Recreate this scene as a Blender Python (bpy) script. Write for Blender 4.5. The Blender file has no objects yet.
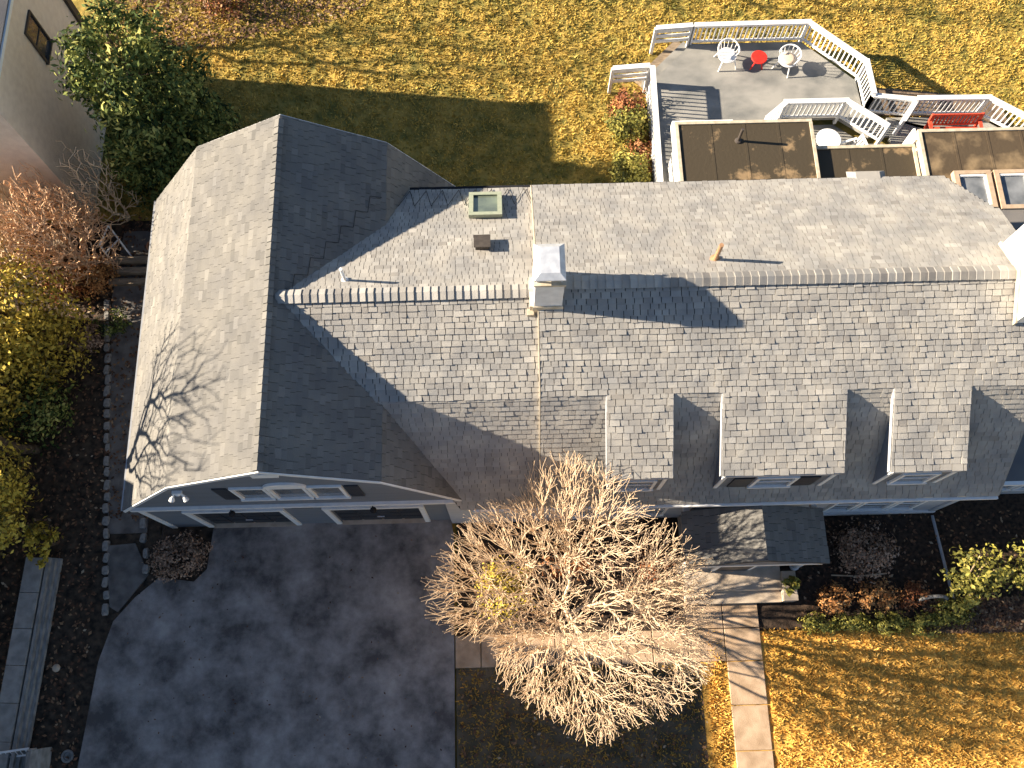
import bpy, math, random
import numpy as np
from mathutils import Vector
S = bpy.context.scene
COL = S.collection
R = math.radians

# ------------------------------------------------------------------ camera, sky, sun, exposure
cam = bpy.data.cameras.new('camera'); co = bpy.data.objects.new('camera', cam); COL.objects.link(co); S.camera = co
cam.sensor_fit = 'HORIZONTAL'; cam.sensor_width = 36; cam.lens = 36*919/1024
cam.clip_start = .5; cam.clip_end = 3000
co.location = (0, 0, 27); co.rotation_euler = (R(18.3), 0, R(-1.5))
SUN_EL, SUN_DRIFT = 22.8, 6.8
W = bpy.data.worlds.new('World'); S.world = W; W.use_nodes = True
nt = W.node_tree; bg = nt.nodes['Background']; sky = nt.nodes.new('ShaderNodeTexSky')
sky.sky_type = 'NISHITA'; sky.sun_disc = False; sky.sun_elevation = R(SUN_EL); sky.sun_rotation = R(270+SUN_DRIFT)
sky.air_density = .85; sky.dust_density = .3; sky.ozone_density = 1.6
nt.links.new(sky.outputs[0], bg.inputs[0]); bg.inputs[1].default_value = .05
sl = bpy.data.lights.new('sun', 'SUN'); sl.energy = 5.0; sl.angle = R(.6); sl.color = (1, .87, .69)
so = bpy.data.objects.new('sun', sl); COL.objects.link(so)
so.rotation_euler = Vector((math.cos(R(SUN_DRIFT))*math.cos(R(SUN_EL)), -math.sin(R(SUN_DRIFT))*math.cos(R(SUN_EL)), -math.sin(R(SUN_EL)))).to_track_quat('-Z', 'Y').to_euler()
so.location = (-40, 5, 30)
S.view_settings.view_transform = 'Standard'; S.view_settings.look = 'None'
S.view_settings.exposure = 1.72; S.view_settings.gamma = 1
S.cycles.max_bounces = 4; S.cycles.diffuse_bounces = 2

# ------------------------------------------------------------------ materials
def mat(name, c1, c2=None, scale=8, rough=.85, bump=0, bscale=None, tone=None, spec=.3, metal=0, lo=.35, hi=.65, detail=5, stretch=None, dist=.02, nr=.5):
    """noise mix of c1/c2; tone = list of colours along the face attribute 'tone'"""
    m = bpy.data.materials.new(name); m.use_nodes = True
    n = m.node_tree; L = n.links; p = n.nodes['Principled BSDF']
    p.inputs['Roughness'].default_value = rough; p.inputs['Specular IOR Level'].default_value = spec; p.inputs['Metallic'].default_value = metal
    tc = n.nodes.new('ShaderNodeTexCoord'); src = tc.outputs['Object']
    if stretch:
        mp = n.nodes.new('ShaderNodeMapping'); mp.inputs['Scale'].default_value = stretch; L.new(src, mp.inputs[0]); src = mp.outputs[0]
    def noise(s, d=detail):
        x = n.nodes.new('ShaderNodeTexNoise'); x.inputs['Scale'].default_value = s; x.inputs['Detail'].default_value = d; x.inputs['Roughness'].default_value = nr; L.new(src, x.inputs['Vector']); return x.outputs['Fac']
    def ramp(f, stops):
        r = n.nodes.new('ShaderNodeValToRGB'); e = r.color_ramp.elements
        while len(e) < len(stops): e.new(.5)
        for q, (t, c) in zip(e, stops): q.position = t; q.color = (*c, 1)
        L.new(f, r.inputs[0]); return r.outputs[0]
    f = noise(scale)
    if tone:
        at = n.nodes.new('ShaderNodeAttribute'); at.attribute_name = 'tone'
        k = len(tone); c = ramp(at.outputs['Fac'], [(i/(k-1), q) for i, q in enumerate(tone)])
        if c1:
            mx = n.nodes.new('ShaderNodeMix'); mx.data_type = 'RGBA'; mx.blend_type = 'MULTIPLY'; mx.inputs[0].default_value = 1
            L.new(c, mx.inputs[6]); L.new(ramp(f, [(lo, c1), (hi, c2)]), mx.inputs[7]); c = mx.outputs[2]
    elif c2:
        c = ramp(f, [(lo, c1), (hi, c2)])
    else:
        c = None; p.inputs['Base Color'].default_value = (*c1, 1)
    if c: L.new(c, p.inputs['Base Color'])
    if bump:
        b = n.nodes.new('ShaderNodeBump'); b.inputs['Strength'].default_value = bump; b.inputs['Distance'].default_value = dist
        L.new(noise(bscale or scale*4), b.inputs['Height']); L.new(b.outputs[0], p.inputs['Normal'])
    return m
G = lambda v: (v, v, v)
M = {}
M['shingle'] = mat('shingle', (.78, .79, .82), (1.1, 1.08, 1.05), 1.6, .95, .5, 60, tone=[(.27, .252, .228), (.33, .312, .284), (.36, .343, .313), (.42, .40, .365)])
M['shingle_toned_down'] = mat('shingle_toned_down', (.85, .85, .88), (1.08, 1.06, 1.04), 1.2, .95, .5, 60, tone=[(.135, .13, .118), (.165, .158, .143), (.18, .172, .156), (.212, .203, .184)])  # toned darker than the main roof to offset strong sun on the garage
M['shingle_dark'] = mat('shingle_dark', (.8, .8, .85), (1.1, 1.05, 1), 1.2, .95, .5, 60, tone=[(.12, .12, .12), (.17, .165, .16), (.22, .21, .2)])
M['deckboard_roof'] = mat('roof_underlay', (.04, .038, .037))
M['siding'] = mat('grey_siding', (.15, .165, .19), (.19, .205, .23), 3, .7, .6, 1.2, stretch=(.2, .2, 8))
M['light_siding'] = mat('pale_siding', (.42, .43, .45), (.5, .5, .52), 3, .7, .5, 1.2, stretch=(.2, .2, 8))
M['white'] = mat('white_paint', (.76, .75, .73), (.84, .83, .81), 6, .5, .15, 40)
M['white_wall'] = mat('white_boards', (.74, .73, .7), (.82, .81, .78), 3, .6, .3, 3)
M['chimney'] = mat('white_render', (.68, .67, .65), (.8, .79, .77), 4, .8, .5, 30)
M['metal_cap'] = mat('galvanised', (.46, .48, .52), (.6, .62, .65), 5, .45, .1, 20, metal=.2)
M['glass'] = mat('glass', (.03, .035, .045), (.07, .075, .09), 2, .08, spec=.8)
M['curtain_glass'] = mat('curtained_glass', (.12, .13, .14), (.24, .25, .26), 2, .1, spec=.6)
M['skyglass'] = mat('skylight_glass', (.10, .12, .10), (.17, .2, .15), 2.5, .12, spec=.6)
M['skyframe'] = mat('skylight_frame', (.3, .33, .24), (.36, .38, .28), 8, .5)
M['tanframe'] = mat('tan_frame', (.42, .3, .2), (.5, .38, .26), 8, .5)
M['shutter'] = mat('shutter', (.03, .032, .038), (.045, .048, .055), 5, .5, .6, 3, stretch=(.2, .2, 14))
M['black'] = mat('black_metal', (.015, .015, .018))
M['copper'] = mat('copper_pipe', (.3, .17, .09), (.42, .24, .13), 10, .6)
M['brown'] = mat('brown_metal', (.055, .045, .04), (.08, .066, .056), 8, .6)
M['concrete'] = mat('concrete', (.42, .335, .25), (.54, .445, .345), 3, .9, .5, 60)
M['greyconcrete'] = mat('grey_concrete', (.24, .23, .21), (.36, .34, .31), 4, .9, .6, 50)
M['paving'] = mat('walk_concrete', (.36, .245, .15), (.54, .385, .255), 2.6, .92, .5, 45, detail=8)
M['asphalt'] = mat('asphalt', (.1, .09, .085), (.42, .38, .35), .7, .9, 1, 70, lo=.38, hi=.66, detail=12, nr=.68)
M['oldasphalt'] = mat('old_asphalt', (.1, .09, .082), (.18, .165, .15), 3, .9, .8, 60)
M['soil'] = mat('leafy_soil', (.02, .016, .012), (.085, .06, .04), 5, .95, 1, 18, detail=8)
M['browndirt'] = mat('brown_dirt', (.11, .075, .05), (.26, .19, .13), 2.5, .95, 1, 14, detail=8)
M['mulch'] = mat('mulch', (.022, .016, .012), (.07, .045, .03), 9, .95, 1, 25, detail=8)
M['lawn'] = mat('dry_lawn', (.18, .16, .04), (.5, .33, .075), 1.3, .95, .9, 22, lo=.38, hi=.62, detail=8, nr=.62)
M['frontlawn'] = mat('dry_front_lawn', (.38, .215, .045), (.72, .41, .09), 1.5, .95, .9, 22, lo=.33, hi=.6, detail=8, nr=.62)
M['shadelawn'] = mat('shade_toned_lawn', (.07, .06, .035), (.16, .125, .08), 1.5, .95, .9, 22, detail=8)  # front lawn recoloured darker, the shade is painted into it
M['blade'] = mat('grass_blades', None, tone=[(.15, .155, .035), (.36, .27, .05), (.62, .41, .085), (.72, .5, .14)], rough=.8)
M['frontblade'] = mat('front_grass_blades', None, tone=[(.34, .2, .04), (.7, .39, .075), (.87, .51, .12), (.9, .6, .2)], rough=.8)
M['litter'] = mat('fallen_leaves', None, tone=[(.05, .03, .02), (.16, .08, .045), (.28, .17, .09), (.5, .42, .3)], rough=.9)
M['stone'] = mat('edging_stone', (.17, .165, .155), (.33, .31, .28), 9, .9, .8, 40)
M['wood'] = mat('weathered_wood', (.2, .15, .1), (.34, .26, .18), 4, .85, .6, 8, stretch=(1, 6, 1))
M['greywood'] = mat('grey_wood', (.2, .19, .175), (.34, .32, .29), 4, .9, .6, 12, stretch=(5, 1, 1))
M['deckpaint'] = mat('grey_deck_paint', (.17, .17, .16), (.32, .305, .275), .9, .75, .3, 20, detail=7, stretch=(1, 1.6, 1))
M['membrane'] = mat('brown_roofing', (.06, .046, .028), (.27, .185, .1), 1.3, .7, .4, 9, lo=.57, hi=.66, nr=.62, detail=6)
M['membrane_light'] = mat('tan_roofing', (.085, .06, .035), (.24, .17, .095), 1.4, .75, .4, 9, lo=.5, hi=.68)
M['edge_metal'] = mat('drip_edge', (.45, .38, .27), (.6, .52, .4), 6, .5)
M['red'] = mat('red_paint', (.62, .025, .018), (.7, .04, .025), 6, .5)
M['redwood'] = mat('red_bench_paint', (.5, .06, .03), (.62, .1, .05), 6, .6)
M['cushion'] = mat('beige_cushion', (.6, .48, .36), (.68, .56, .43), 12, .9)
M['stucco'] = mat('beige_stucco', (.74, .61, .48), (.82, .69, .55), 5, .95, .5, 30)
M['bark'] = mat('pale_bark', (.62, .44, .27), (.78, .6, .41), 9, .9, .5, 40)
M['orangebark'] = mat('orange_twigs', (.6, .35, .19), (.76, .52, .33), 9, .9)
M['darkbark'] = mat('dark_bark', (.08, .055, .035), (.14, .1, .065), 9, .95, .8, 20)
M['evergreen'] = mat('evergreen_leaves', None, tone=[(.018, .034, .014), (.06, .09, .024), (.22, .24, .06), (.55, .5, .15)], rough=.8, spec=.12)
M['yellowleaf'] = mat('yellow_leaves', None, tone=[(.1, .08, .015), (.3, .22, .03), (.6, .43, .05), (.78, .58, .11)], rough=.7)
M['greenshrub'] = mat('boxwood_leaves', None, tone=[(.06, .065, .015), (.17, .165, .035), (.34, .3, .055), (.52, .43, .1)], rough=.7)
M['orangeshrub'] = mat('orange_leaves', None, tone=[(.18, .075, .025), (.42, .18, .06), (.58, .29, .1), (.66, .4, .18)], rough=.8)
M['rustshrub'] = mat('rust_leaves', None, tone=[(.08, .03, .02), (.24, .075, .03), (.4, .16, .06), (.5, .27, .13)], rough=.8)
M['brownshrub'] = mat('brown_twiggy_leaves', None, tone=[(.1, .065, .045), (.26, .165, .11), (.42, .27, .18), (.52, .35, .24)], rough=.9)
M['orange_metal'] = mat('orange_metal', (.42, .17, .05), (.55, .25, .09), 3, .6)
M['terracotta'] = mat('terracotta', (.4, .17, .08), (.5, .23, .12), 6, .9)
M['pipe'] = mat('grey_plastic', (.3, .31, .33), (.36, .37, .39), 6, .5)
M['water_table'] = M['white']

# ------------------------------------------------------------------ mesh builder
class MB:
    def __init__(s): s.v = []; s.f = []; s.t = []; s.mi = []; s.cur = 0; s.tone = .5
    def add(s, vs, fs, tone=None):
        o = len(s.v); s.v += [tuple(p) for p in vs]
        t = s.tone if tone is None else tone
        for f in fs: s.f.append(tuple(i+o for i in f)); s.t.append(t); s.mi.append(s.cur)
    def box(s, a, b, tone=None):
        (x0, y0, z0), (x1, y1, z1) = a, b
        s.add([(x0,y0,z0),(x1,y0,z0),(x1,y1,z0),(x0,y1,z0),(x0,y0,z1),(x1,y0,z1),(x1,y1,z1),(x0,y1,z1)],
              [(0,3,2,1),(4,5,6,7),(0,1,5,4),(1,2,6,5),(2,3,7,6),(3,0,4,7)], tone)
    def prism(s, poly, d):
        n = len(poly); d = Vector(d); P = [Vector(p) for p in poly]
        s.add(P+[p+d for p in P], [tuple(range(n))[::-1], tuple(range(n, 2*n))]+[(i, (i+1) % n, n+(i+1) % n, n+i) for i in range(n)])
    def beam(s, a, b, w, h, up=(0, 0, 1)):
        """rectangular bar from a to b, w across, h along up"""
        a = Vector(a); b = Vector(b); d = (b-a).normalized(); up = Vector(up)
        x = d.cross(up)
        if x.length < 1e-4: x = d.cross(Vector((1, 0, 0)))
        x.normalize(); y = x.cross(d).normalized(); x *= w/2; y *= h/2
        q = [a-x-y, a+x-y, a+x+y, a-x+y]
        s.add(q+[p+(b-a) for p in q], [(3,2,1,0),(4,5,6,7),(0,1,5,4),(1,2,6,5),(2,3,7,6),(3,0,4,7)])
    def tube(s, a, b, r0, r1=None, n=6, cap=True, tone=None):
        r1 = r0 if r1 is None else r1
        a = Vector(a); b = Vector(b); d = b-a
        if d.length < 1e-5: return
        d.normalize(); x = d.cross(Vector((0, 0, 1)) if abs(d.z) < .9 else Vector((1, 0, 0))).normalized(); y = d.cross(x)
        vs = []
        for c, r in ((a, r0), (b, r1)):
            for i in range(n):
                t = 2*math.pi*i/n; vs.append(c+x*(r*math.cos(t))+y*(r*math.sin(t)))
        fs = [(i, (i+1) % n, n+(i+1) % n, n+i) for i in range(n)]
        if cap: fs += [tuple(range(n))[::-1], tuple(range(n, 2*n))]
        s.add(vs, fs, tone)
    def path(s, pts, r, n=6):
        for a, b in zip(pts, pts[1:]): s.tube(a, b, r, r, n)
    def lathe(s, c, prof, n=20):
        c = Vector(c); vs = []; k = len(prof)
        for r, z in prof:
            for i in range(n):
                t = 2*math.pi*i/n; vs.append(c+Vector((r*math.cos(t), r*math.sin(t), z)))
        fs = [(j*n+i, j*n+(i+1) % n, (j+1)*n+(i+1) % n, (j+1)*n+i) for j in range(k-1) for i in range(n)]
        fs += [tuple(range(n))[::-1], tuple(range((k-1)*n, k*n))]
        s.add(vs, fs)
    def build(s, name, m, parent=None, smooth=False, origin=None):
        o0 = Vector(origin) if origin else (parent_loc(parent) if parent else Vector((0, 0, 0)))
        me = bpy.data.meshes.new(name)
        me.from_pydata([(p[0]-o0.x, p[1]-o0.y, p[2]-o0.z) for p in s.v], [], s.f)
        ms = m if isinstance(m, (list, tuple)) else [m]
        for q in ms: me.materials.append(M[q])
        if len(ms) > 1: me.polygons.foreach_set('material_index', s.mi)
        at = me.attributes.new('tone', 'FLOAT', 'FACE'); at.data.foreach_set('value', s.t)
        if smooth: me.polygons.foreach_set('use_smooth', [True]*len(s.f))
        me.update()
        ob = bpy.data.objects.new(name, me); COL.objects.link(ob)
        if parent: ob.parent = parent
        elif origin: ob.location = o0
        return ob
def parent_loc(p):
    l = Vector((0, 0, 0))
    while p: l += p.location; p = p.parent
    return l
def tag(o, label, cat, group=None, kind=None):
    o['label'] = label; o['category'] = cat
    if group: o['group'] = group
    if kind: o['kind'] = kind
    return o
def thing(name, label, cat, loc, rz=0, group=None):
    o = bpy.data.objects.new(name, None); COL.objects.link(o); o.location = loc; o.rotation_euler.z = rz
    return tag(o, label, cat, group)
def struct(o): o['kind'] = 'structure'; return o
def copy_tree(o, parent=None):
    c = o.copy(); COL.objects.link(c)
    if parent: c.parent = parent
    for ch in list(o.children): copy_tree(ch, c)
    return c

# ------------------------------------------------------------------ ground
rng = np.random.default_rng(7); random.seed(7)
def vnoise(x, y, s, seed):
    r = np.random.default_rng(seed); g = r.random((64, 64)); x = x/s; y = y/s
    i = np.floor(x).astype(int); j = np.floor(y).astype(int); fx = x-i; fy = y-j
    fx = fx*fx*(3-2*fx); fy = fy*fy*(3-2*fy); a = lambda p, q: g[p % 64, q % 64]
    return (a(i, j)*(1-fx)+a(i+1, j)*fx)*(1-fy)+(a(i, j+1)*(1-fx)+a(i+1, j+1)*fx)*fy
def clump(x, y): return .5*vnoise(x+.25*vnoise(x, y, .5, 8), y, .19, 1)+.32*vnoise(x, y, .42, 2)+.18*vnoise(x, y, .09, 3)
def sheet(name, x0, x1, y0, y1, z, amp, m, step=.06):
    nx = int((x1-x0)/step)+1; ny = int((y1-y0)/step)+1
    X, Y = np.meshgrid(np.linspace(x0, x1, nx), np.linspace(y0, y1, ny))
    Z = z+amp*(clump(X, Y)-.5)
    v = np.stack([X.ravel(), Y.ravel(), Z.ravel()], 1)
    i = (np.arange(ny-1)[:, None]*nx+np.arange(nx-1)[None]).ravel()
    f = np.stack([i, i+1, i+nx+1, i+nx], 1)
    me = np_mesh(name, v, f, None, m, True)
    ob = bpy.data.objects.new(name, me); COL.objects.link(ob); return struct(ob)
def np_mesh(name, v, f, tone, m, smooth=False):
    k = f.shape[1]; me = bpy.data.meshes.new(name); n = len(f)
    me.vertices.add(len(v)); me.vertices.foreach_set('co', v.astype(np.float32).ravel())
    me.loops.add(n*k); me.loops.foreach_set('vertex_index', f.astype(np.int32).ravel())
    me.polygons.add(n); me.polygons.foreach_set('loop_start', np.arange(0, n*k, k, dtype=np.int32)); me.polygons.foreach_set('loop_total', np.full(n, k, dtype=np.int32))
    me.materials.append(M[m])
    if tone is not None:
        at = me.attributes.new('tone', 'FLOAT', 'FACE'); at.data.foreach_set('value', tone.astype(np.float32))
    if smooth: me.polygons.foreach_set('use_smooth', np.ones(n, bool))
    me.update(calc_edges=True); return me
def np_obj(name, *a):
    ob = bpy.data.objects.new(name, np_mesh(name, *a)); COL.objects.link(ob); return ob

b = MB(); b.add([(-400, -400, -.12), (400, -400, -.12), (400, 400, -.12), (-400, 400, -.12)], [(0, 1, 2, 3)])
struct(b.build('ground', 'lawn'))
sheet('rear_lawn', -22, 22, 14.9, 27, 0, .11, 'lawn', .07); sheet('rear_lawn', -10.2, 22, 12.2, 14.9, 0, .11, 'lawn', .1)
sheet('front_lawn', 5.3, 18, -4.5, 1.35, 0, .1, 'frontlawn')
sheet('shaded_lawn', -1.55, 5.3, -4.5, .55, 0, .07, 'shadelawn')  # darkened lawn colour carries the shade here
sheet('garden_bed', -1.5, 20, 1.36, 12, -.02, .08, 'mulch', .08)
sheet('side_yard', -24, -10.2, -6, 14.9, -.02, .12, 'soil', .09)
sheet('drive_border', -10.2, -8.2, -4.5, 5, -.03, .02, 'soil', .1)
# bare brown corner of the back lawn
def blades(name, label, x0, x1, y0, y1, dens, m, seed, h=(.05, .12), keep=None, tone_mul=1):
    r = np.random.default_rng(seed); n = int((x1-x0)*(y1-y0)*dens)
    x = r.uniform(x0, x1, n); y = r.uniform(y0, y1, n)
    c = clump(x, y); big = vnoise(x, y, 1.7, 11)*.6+vnoise(x, y, .6, 12)*.4
    k = r.random(n) < .25+c*1.1
    if keep is not None: k &= keep(x, y)
    x, y, c, big = x[k], y[k], c[k], big[k]; n = len(x)
    z = .1*(c-.5)-.01
    a = r.uniform(0, 2*np.pi, n); H = r.uniform(*h, n); w = r.uniform(.014, .036, n); ln = r.uniform(.03, .13, n); la = r.uniform(0, 2*np.pi, n)
    v = np.empty((n, 3, 3))
    v[:, 0] = np.stack([x-w*np.cos(a), y-w*np.sin(a), z], 1); v[:, 1] = np.stack([x+w*np.cos(a), y+w*np.sin(a), z], 1)
    v[:, 2] = np.stack([x+ln*np.cos(la), y+ln*np.sin(la), z+H], 1)
    tone = np.clip(.08+.75*big+.5*(c-.5)+r.normal(0, .16, n), 0, 1)*tone_mul
    ob = np_obj(name, v.reshape(-1, 3), np.arange(n*3).reshape(-1, 3), tone, m)
    return tag(ob, label, 'grass', kind='stuff')
deckfree = lambda x, y: ~((x > 5.2) & (x < 12.3) & (y < 20.9)) & ~((x > 12) & (y < 17.6))
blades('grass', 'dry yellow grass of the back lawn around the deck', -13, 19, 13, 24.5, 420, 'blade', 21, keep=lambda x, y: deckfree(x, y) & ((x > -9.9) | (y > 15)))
blades('grass', 'dry golden grass of the front lawn right of the concrete walk', 5.5, 15, -2.9, 1.4, 620, 'frontblade', 22, keep=lambda x, y: ~((x > 6.0) & (x < 7.15)))
blades('grass', 'front lawn grass toned dark for the shade beside the driveway', -1.5, 5.6, -2.9, .5, 260, 'frontblade', 23, tone_mul=.3)  # low tone multiplier darkens the blades to stand for shade

def litter(name, label, x0, x1, y0, y1, n, seed, keep=None, size=(.03, .075)):
    r = np.random.default_rng(seed); x = r.uniform(x0, x1, n); y = r.uniform(y0, y1, n)
    if keep is not None: k = keep(x, y); x, y = x[k], y[k]; n = len(x)
    z = r.uniform(.05, .1, n); s = r.uniform(*size, n); a = r.uniform(0, 6.3, n); tl = r.uniform(-.7, .7, (n, 2))
    v = np.empty((n, 4, 3))
    for i, (dx, dy) in enumerate(((-1, 0), (0, -.55), (1, 0), (0, .55))):
        px = s*(dx*np.cos(a)-dy*np.sin(a)); py = s*(dx*np.sin(a)+dy*np.cos(a))
        v[:, i] = np.stack([x+px, y+py, z+px*tl[:, 0]*.6+py*tl[:, 1]*.6], 1)
    tone = np.clip(r.beta(1.3, 2.6, n), 0, 1)
    return tag(np_obj(name, v.reshape(-1, 3), np.arange(n*4).reshape(-1, 4), tone, 'litter'), label, 'leaves', kind='stuff')
litter('fallen_leaves', 'brown fallen leaves covering the dark soil left of the house', -16, -9.4, -3, 15, 6500, 31, keep=lambda x, y: (x < -11.9) | ((x < -10.1) & (y > 5)))
litter('fallen_leaves', 'brown fallen leaves on the dark bed under the front windows', -1.2, 17, 1.7, 4.6, 2200, 32, keep=lambda x, y: (x > 8.3) | (x < 4.8))
litter('fallen_leaves', 'brown leaves strewn over the grass at the top left corner beyond the evergreen', -14, -4.5, 21.6, 24.5, 2600, 34, keep=lambda x, y: y > 21.6+.25*(x+9.5)+.5*vnoise(x, y, .8, 40), size=(.03, .09))
litter('fallen_leaves', 'orange fallen leaves heaped at the right end of the front border', 11.8, 16, 1.15, 2.1, 2600, 36, size=(.04, .08))
litter('fallen_leaves', 'a few fallen leaves blown onto the asphalt driveway', -11, -1.8, -2.8, 4.4, 130, 37, size=(.02, .045))
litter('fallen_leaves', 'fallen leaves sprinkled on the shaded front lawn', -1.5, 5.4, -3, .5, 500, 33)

b = MB(); b.prism([(12.45, 18.25, 0), (16.2, 18.1, 0), (17.4, 17.6, 0), (17.2, 18.7, 0), (14.9, 19.1, 0), (12.5, 19.4, 0)], (0, 0, .11)); struct(b.build('soil_strip', 'browndirt'))
# paved surfaces
b = MB()
drive = [(-11.75, -4.5), (-11.85, -1.8), (-11.6, 1.0), (-11.3, 2.1), (-10.75, 2.75), (-10.1, 3.3), (-9.1, 3.15), (-8.75, 3.5), (-8.6, 5.2), (-1.75, 5.2), (-1.6, 4.3), (-1.6, -4.5)]
b.prism([(x, y, -.1) for x, y in drive], (0, 0, .145)); struct(b.build('driveway', 'asphalt'))
b = MB(); b.prism([(x, y, -.1) for x, y in [(-12.45, 12.2), (-11.75, 4.6), (-10.6, 4.6), (-10.6, 14.5), (-12.3, 14.5)]], (0, 0, .13)); struct(b.build('side_path', 'oldasphalt'))
b = MB(); b.prism([(x, y, -.1) for x, y in [(-11.72, 4.25), (-11.45, 2.5), (-11.2, 2.35), (-10.42, 3.4), (-10.9, 4.3)]], (0, 0, .15)); struct(b.build('path_slab', 'oldasphalt'))
def slabs(name, rects, m, z=.05):
    b = MB()
    for x0, x1, y0, y1 in rects:
        g = .012; e = .012; zz = z+random.uniform(-.005, .005)
        p = lambda d, h: [(x0+g+d, y0+g+d, h), (x1-g-d, y0+g+d, h), (x1-g-d, y1-g-d, h), (x0+g+d, y1-g-d, h)]
        b.add(p(0, -.08)+p(0, zz-e)+p(e, zz), [(0, 1, 5, 4), (1, 2, 6, 5), (2, 3, 7, 6), (3, 0, 4, 7), (4, 5, 9, 8), (5, 6, 10, 9), (6, 7, 11, 10), (7, 4, 8, 11), (8, 9, 10, 11)])
    return struct(b.build(name, m))
ys = [2.25, 1.45, .55, -.62, -1.8, -2.95, -4.1]
slabs('front_walk', [(6.05, 7.08, b_, a_) for a_, b_ in zip(ys, ys[1:])]+[(5.0, 6.05, 1.45, 2.25)], 'paving')
xs = [-1.58, -.85, .35, 1.25, 2.2, 3.1, 4.0, 5.0, 6.05]
slabs('cross_walk', [(a_, b_, .55, 1.45) for a_, b_ in zip(xs, xs[1:])], 'paving')

# ------------------------------------------------------------------ shingles
def shingles(b, O, U, V, L, Wd, e=.15, tw=(.16, .34), th=(.012, .03), umin=None, umax=None, seed=0, trange=(0, 1), gap=.006):
    """real overlapping tabs on the plane O + u*U + v*V (U along the course, V up the slope)"""
    r = random.Random(seed); O = Vector(O); U = Vector(U).normalized(); V = Vector(V).normalized(); N = U.cross(V)
    if N.z < 0: N = -N; flip = True
    else: flip = False
    k = 0; v = 0
    while v < Wd-.01:
        a = umin(v) if umin else 0; z = umax(v) if umax else L
        u = a; course = r.uniform(-.08, .08)
        first = True
        while u < z-.005:
            w = r.uniform(*tw)*(r.uniform(.3, 1) if first else 1); first = False
            u2 = min(u+w, z); lo = v-r.choice((0, 0, .004, .012, .018)); hi = min(v+e+.02, Wd)
            t = r.uniform(*th); g = gap
            P = lambda uu, vv, nn: O+U*uu+V*vv+N*nn
            vs = [P(u+g, lo, t), P(u2-g, lo, t*r.uniform(.8, 1.1)), P(u2-g, hi, .002), P(u+g, hi, .002), P(u+g, lo, -.01), P(u2-g, lo, -.01), P(u2-g, hi, -.01), P(u+g, hi, -.01)]
            fs = [(0, 1, 2, 3), (4, 5, 1, 0), (5, 6, 2, 1), (7, 4, 0, 3)]
            if flip: fs = [f[::-1] for f in fs]
            tn = min(1, max(0, r.gauss(.52, .2)+course)); tn = trange[0]+tn*(trange[1]-trange[0])
            b.add(vs, fs, tn); u = u2
        v += e; k += 1
def caps(b, A, B, n1, n2, w=.17, e=.21, seed=0):
    """ridge cap pieces from A to B lying on the two slope directions n1, n2 (pointing down the slopes)"""
    r = random.Random(seed); A = Vector(A)+Vector((0, 0, .035)); B = Vector(B)+Vector((0, 0, .035)); d = B-A; n = int(d.length/e); d.normalize(); n1 = Vector(n1).normalized(); n2 = Vector(n2).normalized(); up = Vector((0, 0, 1))
    for i in range(n):
        t = r.uniform(.03, .045); p = A+d*(i*e)+up*.03; q = A+d*(i*e+e+.05)+up*.03
        a, c = p+up*t, q+up*.004
        vs = [a, c, a+n1*w, c+n1*w, a+n2*w, c+n2*w, p-up*.04, p-up*.04+n1*w, p-up*.04+n2*w]
        b.add(vs, [(0, 1, 3, 2), (1, 0, 4, 5), (0, 2, 7, 6), (4, 0, 6, 8)], min(1, max(0, r.gauss(.5, .34))))
def slab(b, quad, t=.12):
    q = [Vector(p) for p in quad]; n = (q[1]-q[0]).cross(q[2]-q[0]).normalized()
    if n.z < 0: n = -n
    b.prism([p-n*.012 for p in q], -n*t)

# ------------------------------------------------------------------ the house
HX = Vector((1.5, 8.5, 0))
house = thing('house', 'grey gambrel roofed house with attached two door garage, dormers and white chimneys', 'house', HX)
def frame_window(parent, c, ax, w, h, nrm, m='white', fw=.08, d=.06, bars=(1, 1), name='window', gl='curtain_glass'):
    """window frame centred at c on a wall; ax = horizontal axis, nrm = outward normal"""
    c = Vector(c); ax = Vector(ax); n = Vector(nrm); up = n.cross(ax)
    if up.z < 0: up = -up
    b = MB(); P = lambda a, u, k: c+ax*a+up*u+n*k
    def bar(a0, a1, u0, u1, k0, k1): b.prism([P(a0, u0, k0), P(a1, u0, k0), P(a1, u1, k0), P(a0, u1, k0)], n*(k1-k0))
    W2, H2 = w/2, h/2
    bar(-W2, W2, H2-fw, H2, -.02, d); bar(-W2-.03, W2+.03, -H2, -H2+fw, -.02, d+.03)
    bar(-W2, -W2+fw, -H2+fw, H2-fw, -.02, d); bar(W2-fw, W2, -H2+fw, H2-fw, -.02, d)
    for i in range(1, bars[0]): x = -W2+fw+(w-2*fw)*i/bars[0]; bar(x-.02, x+.02, -H2+fw, H2-fw, -.015, d-.02)
    for i in range(1, bars[1]): y = -H2+fw+(h-2*fw)*i/bars[1]; bar(-W2+fw, W2-fw, y-.02, y+.02, -.012, d-.025)
    o = b.build(name, m, parent)
    b = MB(); bar(-W2+fw-.005, W2-fw+.005, -H2+fw-.005, H2-fw+.005, -.03, d-.045); b.build('pane', gl, o)
    return o

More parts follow.
